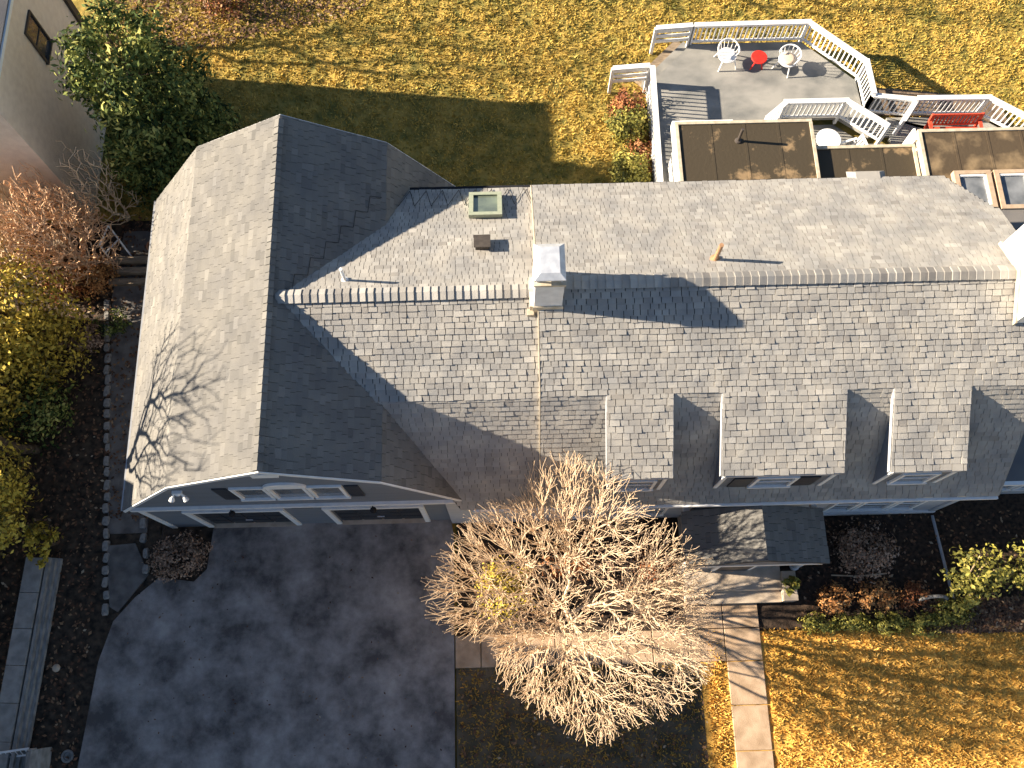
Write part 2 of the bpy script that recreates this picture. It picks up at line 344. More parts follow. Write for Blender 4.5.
# --- garage wing: gambrel, ridge along y
gx0, gxm, gx1, gy0, gy1 = -9.85, -5.5, -1.3, 4.75, 13.7
GZ, GB, GE = 7.1, 5.74, 3.0          # ridge, break, eave
gbl, gbr = -8.02, -2.98               # break x
gel, ger = -10.12, -1.0               # eave x
def garage_wall():
    b = MB()
    prof = [(gx0, 0), (gx1, 0), (gx1, 3.1), (gbr-.1, 5.55), (gxm, 6.88), (gbl+.1, 5.55), (gx0, 3.1)]
    b.prism([(x, 5.15, z) for x, z in prof], (0, gy1-5.15, 0))
    up = [(gx0, 2.3), (gx1, 2.3), (gx1, 3.1), (gbr-.1, 5.55), (gxm, 6.88), (gbl+.1, 5.55), (gx0, 3.1)]
    b.prism([(x, gy0, z) for x, z in up], (0, .398, 0))
    for a, c in ((gx0, -8.62), (-6.2, -4.86), (-2.42, gx1)): b.box((a, gy0, 0), (c, gy0+.398, 2.298))
    return b.build('garage_wall', 'siding', house)
garage_wall()
yf, yr_ = 4.7, 13.9
b = MB(); b.cur = 1
slab(b, [(gel, yf, GE), (gel, yr_, GE), (gbl, yr_, GB), (gbl, yf, GB)]); slab(b, [(ger, yf, GE), (ger, yr_, GE), (gbr, yr_, GB), (gbr, yf, GB)]); b.cur = 0
d = Vector((gbl-gel, 0, GB-GE)); shingles(b, (gel, yr_, GE), (0, -1, 0), d, yr_-yf, d.length, e=.14, th=(.006, .02), gap=.003, seed=1)
d = Vector((gbr-ger, 0, GB-GE)); shingles(b, (ger, yf, GE), (0, 1, 0), d, yr_-yf, d.length, e=.14, th=(.006, .02), gap=.005, seed=2)
b.build('lower_roof', ['shingle_toned_down', 'deckboard_roof'], house)
b = MB(); b.cur = 1
slab(b, [(gbl, yf, GB), (gbl, yr_, GB), (gxm, yr_, GZ), (gxm, yf, GZ)]); slab(b, [(gbr, yf, GB), (gbr, yr_, GB), (gxm, yr_, GZ), (gxm, yf, GZ)]); b.cur = 0
d = Vector((gxm-gbl, 0, GZ-GB)); shingles(b, (gbl, yr_, GB), (0, -1, 0), d, yr_-yf, d.length, e=.14, th=(.006, .02), gap=.003, seed=3)
d = Vector((gxm-gbr, 0, GZ-GB)); shingles(b, (gbr, yf, GB), (0, 1, 0), d, yr_-yf, d.length, e=.14, th=(.006, .02), gap=.005, seed=4)
b.build('upper_roof', ['shingle_toned_down', 'deckboard_roof'], house)
b = MB(); caps(b, (gxm, yf, GZ), (gxm, yr_, GZ), (gbl-gxm, 0, GB-GZ), (gbr-gxm, 0, GB-GZ), .13, .2, 5); b.build('ridge_cap', 'shingle_toned_down', house)
# rake boards, belt, corner boards
for y in (yf-.03, yr_-.0):
    b = MB()
    for p, q in (((gel, GE-.06), (gbl, GB-.06)), ((gbl, GB-.06), (gxm, GZ-.06)), ((gxm, GZ-.06), (gbr, GB-.06)), ((gbr, GB-.06), (ger, GE-.06))):
        b.prism([(p[0], y, p[1]+.035), (q[0], y, q[1]+.035), (q[0], y, q[1]-.12), (p[0], y, p[1]-.12)], (0, .028, 0))
    b.build('rake_board', 'white', house)
b = MB(); b.box((gx0-.06, gy0-.09, 2.93), (gx1+.1, gy0-.002, 3.08)); b.box((gx0-.06, gy0-.05, 2.82), (gx1+.1, gy0-.002, 2.928)); b.build('belt_board', 'white', house)
for x in (gx0-.02, gx1-.14): b = MB(); b.box((x, gy0-.035, 0), (x+.16, gy0-.002, 2.815)); b.build('corner_board', 'white', house)
b = MB(); b.box((gxm-.3, gy0-.06, 6.42), (gxm+.3, gy0-.002, 6.72)); b.prism([(gxm-.36, gy0-.08, 6.722), (gxm+.36, gy0-.08, 6.722), (gxm+.28, gy0-.08, 6.8), (gxm-.28, gy0-.08, 6.8)], (0, .078, 0)); b.build('peak_vent', 'white', house)
b = MB(); b.beam((gel-.03, yf, GE-.06), (gel-.03, yr_, GE-.06), .07, .08); b.build('gutter', 'pipe', house)
# garage doors
for k, (a, c) in enumerate(((-8.62, -6.2), (-4.86, -2.42))):
    o = MB(); y = 4.81
    o.box((a, y+.02, 0.06), (c, y+.08, 2.24))
    for r in range(4):
        z0 = .1+r*.535
        for q in range(4):
            xx = a+.06+q*(c-a-.08)/4; o.box((xx, y-.005, z0), (xx+(c-a-.08)/4-.07, y+.018, z0+.47))
    dr = o.build('garage_door', 'shutter', house)
    h = MB(); h.beam(((a+c)/2-.1, y-.04, .75), ((a+c)/2+.1, y-.04, .75), .03, .03); h.build('handle', 'metal_cap', dr)
    o = MB()
    o.box((a-.15, gy0-.05, 0.05), (a-.002, gy0+.26, 2.3)); o.box((c+.002, gy0-.05, 0.05), (c+.15, gy0+.26, 2.3)); o.box((a-.15, gy0-.06, 2.302), (c+.15, gy0-.002, 2.46)); o.box((a, gy0+.02, 2.2), (c, gy0+.1, 2.296))
    o.build('door_casing', 'white', house)
    o = MB(); o.box((a+.002, 4.68, 0.0), (c-.002, 5.1, .062)); o.build('door_sill', 'concrete', house)
    x = (a+c)/2+.05
    o = MB(); o.tube((x, gy0-.002, 2.72), (x, gy0-.13, 2.74), .018); o.lathe((x, gy0-.14, 2.6), [(.03, .12), (.04, .1), (.085, .03), (.09, 0)]); o.build('barn_light', 'black', house)
b = MB(); b.box((-5.78, gy0-.03, 2.55), (-5.22, gy0-.002, 2.68)); b.build('house_number_plaque', 'black', house)
# gable windows + shutters + flood light
for x, w in ((-6.27, .86), (-4.42, .86)): frame_window(house, (x, gy0, 4.6), (1, 0, 0), w, 1.3, (0, -1, 0))
wc = frame_window(house, (-5.345, gy0, 4.6), (1, 0, 0), .94, 1.3, (0, -1, 0))
b = MB(); b.prism([(-5.345+.52*math.cos(t), gy0-.07, 5.252+.42*math.sin(t)) for t in np.linspace(0, math.pi, 15)], (0, .068, 0)); b.build('arch_head', 'white', wc)
for x in (-6.95, -3.77):
    b = MB(); b.box((x-.17, gy0-.04, 3.98), (x+.17, gy0-.002, 5.2)); b.build('shutter', 'shutter', house)
b = MB(); b.lathe((-8.0, gy0-.05, 4.98), [(.07, -.05), (.08, 0), (.05, .04)], 12); b.box((-8.12, gy0-.08, 5.0), (-7.88, gy0-.002, 5.06))
for s in (-1, 1): b.tube((-8+.08*s, gy0-.06, 5.0), (-8+.15*s, gy0-.13, 4.9), .025, .035); b.tube((-8+.15*s, gy0-.13, 4.9), (-8+.18*s, gy0-.2, 4.83), .05, .075, 10)
b.build('flood_light', 'white', house)

# --- main block: gambrel, ridge along x; the part right of the seam stands a little higher
XR, XW = 12.98, 12.5
FE, FB = (4.5, 2.98), (6.64, 5.80)          # front eave (y,z), front break
RY, RZ = 8.93, 7.0
SE = .86                                     # seam x
rise = .14
def main_prof(x):  # ridge etc. for left / right part
    return (RY, RZ, 0) if x < SE else (RY+.1, RZ+rise+.05, rise)
b = MB(); b.prism([(SE-2.5, y, z) for y, z in [(4.65, 0), (12.6, 0), (12.6, 4.9), (RY, 6.8), (6.68, 5.6), (4.75, 3.1), (4.65, 2.9)]], (XW-SE+2.5, 0, 0)); b.build('main_wall', 'light_siding', house)
jx = -5.45
fu = MB(); fl = MB(); ru = MB()
for part in (fu, fl, ru): part.cur = 1
for x0, x1, pr_ in ((jx, SE, 0), (SE, XR, 1)):
    ry, rz, dz = main_prof(SE+1 if pr_ else 0)
    e0 = Vector((x0, FE[0], FE[1]+dz*.3)); k0 = Vector((x0, FB[0], FB[1]+dz*.8)); r0 = Vector((x0, ry, rz)); b0 = Vector((x0, 12.86, 5.02+dz*.8))
    X = Vector((x1-x0, 0, 0))
    if pr_:
        for q in (fl, fu, ru): q.cur = 1
    gl = Vector((ger-.25-x0, 0, 0)) if not pr_ else Vector((0, 0, 0)); gk = Vector((gbr-.25-x0, 0, 0)) if not pr_ else Vector((0, 0, 0))
    slab(fl, [e0+gl, e0+X, k0+X, k0+gk]); slab(fu, [k0, k0+X, r0+X, r0])
    fl.cur = fu.cur = 0
    d = k0-e0; shingles(fl, e0, (1, 0, 0), d, x1-x0, d.length, e=.145, tw=(.15, .27), gap=.005, th=(.016, .035), seed=11+pr_, trange=(.05, .8), umin=(lambda v, a=gl.x, c=gk.x, w=d.length: a+(c-a)*v/w))
    d = r0-k0; shingles(fu, k0, (1, 0, 0), d, x1-x0, d.length, e=.145, tw=(.15, .27), gap=.009, th=(.016, .04), seed=13+pr_)
    d = r0-b0; wd = d.length
    if pr_:
        cut = lambda v: (12.06-x0)+min(v, 1.55)/1.55*.72 if v < 1.55 else (XR-.1-x0)
        # rear slope is cut back on the slant at its right end
        P = lambda u, v: b0+Vector((u, 0, 0))+d.normalized()*v
        ru.cur = 1; n = Vector((0, -d.z, d.y)).normalized(); n = n if n.z > 0 else -n
        ru.prism([p-n*.012 for p in (P(0, 0), P(cut(0), 0), P(cut(1.549), 1.55), P(XR-.1-x0, 1.55), P(XR-x0, wd), P(0, wd))], -n*.12)
        ru.cur = 0
        shingles(ru, b0+X, (-1, 0, 0), d, x1-x0, wd, e=.15, tw=(.1, .24), th=(.006, .016), seed=17, umin=lambda v: x1-x0-cut(v))
    else:
        slab(ru, [b0, b0+X, r0+X, r0]); ru.cur = 0
        shingles(ru, b0+X, (-1, 0, 0), d, x1-x0, wd, e=.15, tw=(.1, .24), th=(.006, .016), seed=16)
fl.build('lower_roof', ['shingle', 'deckboard_roof'], house); fu.build('upper_roof', ['shingle', 'deckboard_roof'], house); ru.build('rear_roof', ['shingle', 'deckboard_roof'], house)
b = MB()
caps(b, (SE-.1, RY, RZ), (jx, RY, RZ), (0, -1, -.52), (0, 1, -.5), .2, .19, 21)
b.build('ridge_cap', 'shingle', house); b = MB(); caps(b, (1.5, RY+.1, RZ+rise+.05), (12.2, RY+.1, RZ+rise+.05), (0, -1, -.52), (0, 1, -.5), .2, .19, 22)
b.build('ridge_cap', 'shingle', house)
# step flashing at the seam
b = MB()
b.prism([(SE-.03, FE[0], FE[1]), (SE-.03, FB[0], FB[1]), (SE-.03, RY, RZ), (SE-.03, RY+.1, RZ+rise+.06), (SE-.03, FB[0], FB[1]+.145), (SE-.03, FE[0], FE[1]+.06)], (.026, 0, 0))
b.prism([(SE-.03, 12.86, 5.02), (SE-.03, RY, RZ), (SE-.03, RY, RZ+rise+.03), (SE-.03, 12.86, 5.15)], (.026, 0, 0))
b.build('seam_flashing', 'edge_metal', house)
# gutters and fascia
b = MB(); b.box((-.9, FE[0]-.09, 2.88), (XR, FE[0]-.02, 2.98)); b.box((-.9, FE[0]+.02, 2.80), (XR, FE[0]+.05, 2.93)); b.build('gutter', 'white', house)
b = MB(); b.box((-3, 12.88, 4.88), (12.0, 12.96, 5.0)); b.build('rear_gutter', 'black', house)
b = MB(); b.prism([(XR, FE[0], FE[1]+.05), (XR, FB[0], FB[1]+.12), (XR, RY+.1, RZ+rise+.06), (XR, RY+.1, RZ-.02), (XR, FB[0], FB[1]-.05), (XR, FE[0], FE[1]-.12)], (.03, 0, 0)); b.build('rake_board', 'greywood', house)
b = MB(); b.box((8.9, 4.58, .02), (12.56, 4.648, .2)); b.build('water_table', 'white', house)
b = MB(); b.box((12.36, 4.6, .2), (12.53, 4.648, 2.8)); b.build('corner_board', 'light_siding', house)
# dormers continue the upper slope
sl_f = (RZ+rise+.05-(FB[1]+rise*.8))/(RY+.1-FB[0])
for x0, x1, sd in ((2.45, 4.07, 1), (5.25, 8.27, 2), (9.4, 11.28, 3)):
    ky, kz = FB[0], FB[1]+rise*.8; y0 = 4.79; z0 = kz-sl_f*(ky-y0)
    low = lambda y: FE[1]+.04+(y-FE[0])*(FB[1]-FE[1]+.07)/(FB[0]-FE[0])
    b = MB(); yw = 4.82; zt = lambda y: kz-sl_f*(ky-y)-.13
    b.prism([(x0+.1, yw, low(yw)-.2), (x0+.1, yw, zt(yw)), (x0+.1, ky-.05, zt(ky-.05)), (x0+.1, ky-.05, low(ky-.05)-.3)], (x1-x0-.2, 0, 0))
    dm = b.build('dormer', 'siding', house)
    b = MB(); b.cur = 1
    slab(b, [(x0, y0, z0+.012), (x1, y0, z0+.012), (x1, ky+.02, kz+.022), (x0, ky+.02, kz+.022)], .1); b.cur = 0
    dd = Vector((0, ky-y0, kz-z0)); shingles(b, (x0, y0, z0+.02), (1, 0, 0), dd, x1-x0, dd.length, e=.165, tw=(.16, .3), gap=.009, th=(.016, .04), seed=40+sd)
    b.build('dormer_roof', ['shingle', 'deckboard_roof'], dm)
    b = MB()
    for x in (x0-.012, x1-.018): b.prism([(x, y0+.02, z0-.0), (x, ky, kz), (x, ky, kz-.14), (x, y0+.02, z0-.14)], (.03, 0, 0))
    b.box((x0+.1, y0-.02, z0-.13), (x1-.1, y0+.0, z0-.02)); b.build('dormer_trim', 'light_siding', dm)
    zb = low(yw)
    for x in (x0+.1, x1-.2): b = MB(); b.box((x, yw-.03, zb), (x+.1, yw-.002, zt(yw))); b.build('corner_board', 'white', dm)
    c = (x0+x1)/2; w = .95 if sd != 2 else 1.05
    frame_window(dm, (c, yw, zb+.64), (1, 0, 0), w, 1.05, (0, -1, 0), bars=(1, 2))
    for s in (-1, 1):
        if sd == 2: b = MB(); b.box((c+s*.83-.25, yw-.04, zb+.14), (c+s*.83+.25, yw-.002, zb+1.08)); b.build('shutter', 'shutter', dm)
# front windows
for x, w in ((9.45, .75), (10.35, .95), (11.25, .75)): frame_window(house, (x, 4.65, 1.45), (1, 0, 0), w, 1.5, (0, -1, 0), bars=(1, 2))
for x, w in ((2.2, .8), (3.1, .95), (4.05, .8)): frame_window(house, (x, 4.65, 1.5), (1, 0, 0), w, 1.5, (0, -1, 0), bars=(1, 2))
# chimneys
def rz_at(x, y):
    ry, rz, dz = main_prof(x)
    return rz-.53*(ry-y) if y < ry else rz-.5*(y-ry)
cx0, cx1, cy0, cy1 = .74, 1.4, 8.5, 9.42
b = MB(); b.box((cx0, cy0, 5.8), (cx1, cy1, 8.2)); ch = b.build('chimney', 'chimney', house)
b = MB(); b.box((cx0-.03, cy0-.03, 8.202), (cx1+.03, cy1+.03, 8.28)); b.build('chimney_crown', 'edge_metal', ch)
b = MB(); zc = 8.48; a_, c_ = (cx0-.02, cx1+.02), (cy0+.0, cy1-.02)
b.add([(a_[0], c_[0], zc), (a_[1], c_[0], zc), (a_[1], c_[1], zc), (a_[0], c_[1], zc), (a_[0]+.13, c_[0]+.13, zc+.12), (a_[1]-.13, c_[0]+.13, zc+.12), (a_[1]-.13, c_[1]-.13, zc+.12), (a_[0]+.13, c_[1]-.13, zc+.12), (a_[0], c_[0], zc-.04), (a_[1], c_[0], zc-.04), (a_[1], c_[1], zc-.04), (a_[0], c_[1], zc-.04)],
      [(0, 1, 5, 4), (1, 2, 6, 5), (2, 3, 7, 6), (3, 0, 4, 7), (4, 5, 6, 7), (8, 9, 1, 0), (9, 10, 2, 1), (10, 11, 3, 2), (11, 8, 0, 3), (11, 10, 9, 8)])
for x in (a_[0]+.06, a_[1]-.1):
    for y in (c_[0]+.05, c_[1]-.1): b.box((x, y, 8.28), (x+.04, y+.04, 8.44))
b.build('chimney_cap', 'metal_cap', ch)
b = MB(); b.box((cx0-.16, cy0-.12, rz_at(0, cy0)-.1), (cx0-.002, cy0+.1, rz_at(0, cy0)+.06)); b.box((cx0-.1, cy0, 6.6), (cx0-.003, cy0+.75, 7.06)); b.box((cx0-.03, cy0-.03, 6.4), (cx1+.03, cy0-.002, rz_at(2, cy0)+.16)); b.build('chimney_flashing', 'edge_metal', ch)
b = MB(); b.box((12.2, 7.95, 5), (13.1, 9.95, 9.0)); b.box((12.12, 7.87, 9.002), (13.18, 10.03, 9.14)); c2 = b.build('chimney', 'chimney', house)
b = MB(); b.prism([(12.15, 7.9, rz_at(5, 7.9)+.03), (12.15, RY+.1, RZ+rise+.1), (12.15, 10.0, rz_at(5, 10.0)+.03), (12.15, 10.0, rz_at(5, 10)+.17), (12.15, RY+.1, RZ+rise+.26), (12.15, 7.9, rz_at(5, 7.9)+.17)], (.047, 0, 0)); b.build('chimney_flashing', 'edge_metal', c2)
# roof furniture
def rear(x, y): ry, rz, dz = main_prof(x); return rz-(rz-5.02-dz*.8)/(12.86-ry)*(y-ry)
b = MB(); z = rear(5.17, 9.72); b.lathe((5.17, 9.72, z-.05), [(.12, 0), (.13, .07), (.06, .1)], 12); b.tube((5.17, 9.72, z), (5.17, 9.72, z+.76), .055, n=12); b.build('vent_pipe', 'copper', house)
b = MB(); z = rear(-3.78, 9.44); b.lathe((-3.78, 9.44, z-.05), [(.09, 0), (.09, .07), (.05, .09)], 12); b.tube((-3.78, 9.44, z), (-3.78, 9.44, z+.62), .04, n=12); b.build('vent_pipe', 'white', house)
def on_rear(b, x0, x1, y0, y1, h0, h1):
    b.add([(x, y, rear(-1, y)+h) for h in (h0, h1) for x, y in ((x0, y0), (x1, y0), (x1, y1), (x0, y1))], [(3, 2, 1, 0), (4, 5, 6, 7), (0, 1, 5, 4), (1, 2, 6, 5), (2, 3, 7, 6), (3, 0, 4, 7)])
b = MB()
for q in ((-.82, .05, 11.62, 11.74), (-.82, .05, 12.44, 12.56), (-.82, -.7, 11.742, 12.438), (-.07, .05, 11.742, 12.438)): on_rear(b, *q, -.02, .2)
sk = b.build('skylight', 'skyframe', house)
b = MB(); on_rear(b, -.698, -.072, 11.745, 12.435, .0, .14); b.build('pane', 'skyglass', sk)
b = MB(); on_rear(b, -.64, -.3, 10.4, 10.78, -.02, .2); on_rear(b, -.68, -.26, 10.36, 10.82, .202, .23); b.build('roof_vent', 'brown', house)
b = MB(); z0 = rear(9, 12.86); 
for (p, q) in (((9.75, 10.95), (9.95, 10.75)),): b.add([(9.45, 12.75, z0-.1), (10.5, 12.75, z0-.1), (10.5, 13.12, z0-.1), (9.45, 13.12, z0-.1), (9.65, 12.8, z0+.04), (10.3, 12.8, z0+.04), (10.3, 13.02, z0+.03), (9.65, 13.02, z0+.03)], [(3, 2, 1, 0), (4, 5, 6, 7), (0, 1, 5, 4), (1, 2, 6, 5), (2, 3, 7, 6), (3, 0, 4, 7)])
b.build('vent_hood', 'shingle', house)
# heating cable zigzags beside the valley and along the rear eave
b = MB(); pts = []
gs = lambda x: GZ-(x-gxm)*(GZ-GB)/(gbr-gxm)+.035
for i in range(13):
    t = i/12; x = -5.0+t*1.95; y = RY+.15+t*3.1
    q = (x-.14, y+.24) if i % 2 else (x-.02, y+.02); pts.append((q[0], q[1], gs(q[0])))
b.path(pts, .007, 4); b.build('heat_cable', 'black', house); b = MB(); pts = []
for i in range(17):
    x = -2.7+i*.22; y = 12.8 if i % 2 else 12.15; pts.append((x+(i % 2)*.06, y, rear(-1, y)+.04))
b.path(pts, .007, 4); b.build('heat_cable', 'black', house)

# --- entrance portico
px0, px1, pym, py0, py1 = 4.75, 8.62, 6.72, 2.95, 4.46
b = MB(); b.cur = 1; PR, PE = 2.93, 2.03
slab(b, [(px0, py0, PE), (px0, py1, PE), (pym, py1, PR), (pym, py0, PR)], .1); slab(b, [(px1, py0, PE), (px1, py1, PE), (pym, py1, PR), (pym, py0, PR)], .1); b.cur = 0
d = Vector((pym-px0, 0, PR-PE)); shingles(b, (px0, py1, PE), (0, -1, 0), d, py1-py0, d.length, e=.15, th=(.005, .01), seed=51)
d = Vector((pym-px1, 0, PR-PE)); shingles(b, (px1, py0, PE), (0, 1, 0), d, py1-py0, d.length, e=.15, th=(.005, .01), seed=52)
pr_o = b.build('porch_roof', ['shingle_toned_down', 'deckboard_roof'], house)
b = MB(); b.box((px0+.1, py0+.02, PE-.34), (px1-.1, py0+.3, PE-.14)); b.box((px0+.1, py0+.3, PE-.3), (px0+.25, 4.64, PE-.13)); b.box((px1-.25, py0+.3, PE-.3), (px1-.1, 4.64, PE-.13)); b.build('porch_beam', 'white', pr_o); b = MB(); b.prism([(px0+.15, py0+.03, PE-.138), (px1-.15, py0+.03, PE-.138), (pym, py0+.03, PR-.2)], (0, .1, 0)); b.build('pediment', 'siding', pr_o)
for x in (px0+.22, px1-.35):
    b = MB(); b.lathe((x, py0+.2, .0), [(.14, 0), (.14, .1), (.1, .12), (.09, 1.5), (.13, 1.55), (.13, 1.7)], 14); b.build('porch_column', 'white', house)
b = MB(); b.box((5.0, 2.45, .02), (7.72, 4.63, .46)); b.box((5.0, 2.12, .02), (7.72, 2.449, .25)); b.build('front_step', 'concrete', house)
b = MB(); b.box((7.73, 2.13, .0), (8.12, 2.95, .55)); b.build('step_pier', 'concrete', house)
b = MB(); b.box((5.15, 3.06, .462), (7.35, 4.64, 2.0)); b.build('vestibule', 'siding', house)
b = MB(); b.box((5.85, 3.0, .47), (6.75, 3.058, 1.96)); dr = b.build('front_door', 'shutter', house)
for x in (5.74, 6.752): b = MB(); b.box((x, 3.01, .465), (x+.108, 3.055, 2.0)); b.build('door_casing', 'white', dr)

# --- low right wing with skylights and rear flat roofed additions
b = MB(); b.box((XW+.002, 5.1, 0), (21, 13.0, 2.55)); b.build('wing_wall', 'light_siding', house)
b = MB(); b.prism([(XW+.05, 4.95, 2.62), (XW+.05, 13.0, 3.0), (XW+.05, 13.0, 2.88), (XW+.05, 4.95, 2.5)], (8.6, 0, 0)); b.build('wing_roof', 'shingle_dark', house)
b = MB(); b.box((13.1, 4.84, 2.5), (21.2, 4.945, 2.62)); b.build('wing_gutter', 'white', house)
for x in (14.0, 15.0): frame_window(house, (x, 5.1, 1.6), (1, 0, 0), .9, 1.5, (0, -1, 0), bars=(1, 2))
def flat_roof(name, x0, x1, y0, y1, z, m):
    b = MB(); b.cur = 1; b.box((x0+.1, y0, .0), (x1-.1, y1-.1, z-.22)); b.cur = 0; b.box((x0, y0, z-.2), (x1, y1, z))
    o = b.build(name, [m, 'white_wall'], house)
    e = MB(); e.box((x0-.04, y1-.05, z-.2), (x1+.02, y1+.05, z+.045)); e.box((x0-.05, y0, z-.2), (x0+.05, y1-.052, z+.045)); e.box((x1-.06, y0, z-.15), (x1+.03, y1-.052, z+.04)); e.build('drip_edge', 'edge_metal', o)
    n = int((x1-x0)/1.0); sm = MB()
    for i in range(1, n): xx = x0+(x1-x0)*i/n; sm.box((xx-.04, y0, z), (xx+.04, y1-.06, z+.008))
    sm.build('roof_seam', m, o)
    return o
fr1 = flat_roof('flat_roof', 5.45, 9.58, 12.62, 16.25, 2.8, 'membrane')
b = MB(); b.box((5.34, 12.62, 2.45), (5.398, 16.3, 2.8)); b.box((5.34, 16.302, 2.45), (7.2, 16.36, 2.8)); b.build('fascia', 'white', fr1)
b = MB(); z = 2.8; b.lathe((7.28, 15.6, z-.02), [(.11, 0), (.1, .06), (.05, .08)], 12); b.tube((7.28, 15.6, z), (7.28, 15.6, z+.62), .045, n=10); b.build('vent_pipe', 'brown', fr1)
flat_roof('flat_roof', 9.62, 12.68, 12.62, 15.4, 2.62, 'membrane')
fr3 = flat_roof('flat_roof', 12.8, 21, 12.62, 15.75, 2.86, 'membrane_light')
b = MB(); b.box((12.68, 15.5, .4), (12.745, 15.9, 2.8)); b.build('fascia', 'white', fr3)
b = MB(); b.box((13.0, 12.45, 2.862), (21, 12.93, 2.95)); b.build('copper_strip', 'orange_metal', fr3)
for i in range(4):
    x0 = 13.5+i*1.2
    b = MB(); 
    for q in ((x0, x0+.14, 12.95, 14.25), (x0+.96, x0+1.1, 12.95, 14.25), (x0+.142, x0+.958, 12.95, 13.08), (x0+.142, x0+.958, 14.13, 14.25)): b.box((q[0], q[2], 2.86), (q[1], q[3], 3.06))
    s_ = b.build('skylight', 'tanframe', house)
    b = MB(); b.box((x0+.145, 13.085, 2.865), (x0+.955, 14.125, 2.98)); b.build('pane', 'curtain_glass', s_)
    b = MB(); b.box((x0+.9, 13.1, 2.981), (x0+.952, 14.1, 3.05)); b.box((x0+.15, 14.06, 2.982), (x0+.895, 14.12, 3.04)); b.build('sash', 'white', s_)

# ------------------------------------------------------------------ deck
deck = thing('deck', 'grey painted garden deck with white railings behind the house', 'deck', (9, 18, 0))
def boards(b, poly, z, t=.12):
    b.prism([(x, y, z-t) for x, y in poly], (0, 0, t))
b = MB(); boards(b, [(5.2, 12.9), (8.75, 12.9), (8.75, 17.3), (9.45, 17.9), (11.4, 17.9), (12.35, 17.15), (13.05, 17.15), (13.05, 17.6), (12.3, 18.15), (12.22, 19.35), (10.55, 20.98), (6.75, 21.0), (5.2, 19.4)], .5); b.build('upper_floor', 'deckpaint', deck)
b = MB(); boards(b, [(8.752, 14.5), (13.0, 14.5), (13.0, 17.1), (12.33, 17.1), (11.38, 17.88), (9.47, 17.88), (8.752, 17.25)], .12); b.build('lower_floor', 'deckpaint', deck)
b = MB(); boards(b, [(13.052, 15.6), (21, 15.6), (21, 14.6), (17.1, 17.1), (16.05, 17.85), (13.052, 17.85)], .5); b.build('side_floor', 'deckpaint', deck)
# steps down to the lawn on the slanted corner
a, c = Vector((5.2, 19.4, 0)), Vector((6.75, 21.0, 0)); nrm = Vector((-.7, .7, 0))
for i in range(2):
    b = MB(); o = nrm*(.32*i); b.prism([a+o+Vector((0, 0, .02)), c+o+Vector((0, 0, .02)), c+o+nrm*.318+Vector((0, 0, .02)), a+o+nrm*.318+Vector((0, 0, .02))], (0, 0, .33-.16*i)); b.build('step', 'deckpaint' if i < 1 else 'wood', deck)
b = MB(); zz = .02
for i in range(10): b.box((12.38+.02, 15.7+i*.13, .14), (13.0, 15.8+i*.13, .16+.0))
b.build('slatted_step', 'greywood', deck)
# lattice skirt on the left side
b = MB(); y = 13.0
while y < 19.3:
    b.beam((5.15, y, .02), (5.15, y+.36, .38), .02, .03, (1, 0, 0)); b.beam((5.13, y+.36, .02), (5.13, y, .38), .02, .03, (1, 0, 0)); y += .12
b.build('lattice', 'white', deck)
def railing(pts, z=.5, posts=True):
    b = MB()
    for p, q in zip(pts, pts[1:]):
        p = Vector((*p, z)); q = Vector((*q, z)); up = Vector((0, 0, 1))
        b.beam(p+up*.955, q+up*.955, .17, .045); b.beam(p+up*.86, q+up*.86, .06, .08); b.beam(p+up*.12, q+up*.12, .06, .08)
    for i, p in enumerate(pts): b.box((p[0]-.05, p[1]-.05, z-.3), (p[0]+.05, p[1]+.05, z+.93))
    for i in range(1, len(pts)-1): b.box((pts[i][0]-.085, pts[i][1]-.085, z+.93), (pts[i][0]+.085, pts[i][1]+.085, z+.979))
    r = b.build('railing', 'white', deck)
    for p, q in zip(pts, pts[1:]):
        p = Vector((*p, z)); q = Vector((*q, z)); L = (q-p).length; n = max(2, round(L/.155))
        for i in range(1, n):
            t = p+(q-p)*(i/n)
            ob = bpy.data.objects.new('baluster', BAL); COL.objects.link(ob); ob.parent = r
            ob.location = t-parent_loc(r)+Vector((0, 0, .13)); ob.rotation_euler.z = math.atan2(q.y-p.y, q.x-p.x)
    return r
q = MB(); q.box((-.02, -.02, 0), (.02, .02, .72)); tmp = q.build('baluster', 'white'); BAL = tmp.data; bpy.data.objects.remove(tmp)
railing([(6.7, 21.0), (10.56, 21.03), (12.28, 19.4), (12.33, 18.13)])
railing([(5.16, 19.4), (5.05, 12.95)])
railing([(12.33, 18.13), (13.72, 17.93)], .42)
railing([(13.72, 17.93), (16.07, 17.9), (18.6, 16.1)])
railing([(8.72, 17.3), (9.43, 17.9), (11.39, 17.9), (12.62, 16.9)])
railing([(13.72, 17.93), (13.2, 17.2)], .4)
def slat_rail(p, q, z=.5):
    b = MB(); p = Vector((*p, 0)); q = Vector((*q, 0)); up = Vector((0, 0, 1)); z1 = z-.1
    b.beam(p+up*(z1+.95), q+up*(z+.95), .17, .045)
    for h in (.75, .5, .25): b.beam(p+up*(z1+h), q+up*(z+h), .035, .14)
    b.box((p.x-.05, p.y-.05, 0), (p.x+.05, p.y+.05, z1+.92)); b.box((q.x-.05, q.y-.05, 0), (q.x+.05, q.y+.05, z+.92))
    return b.build('stair_rail', 'white', deck)
slat_rail((5.42, 21.0), (6.64, 21.0)); slat_rail((3.86, 19.42), (5.08, 19.43))

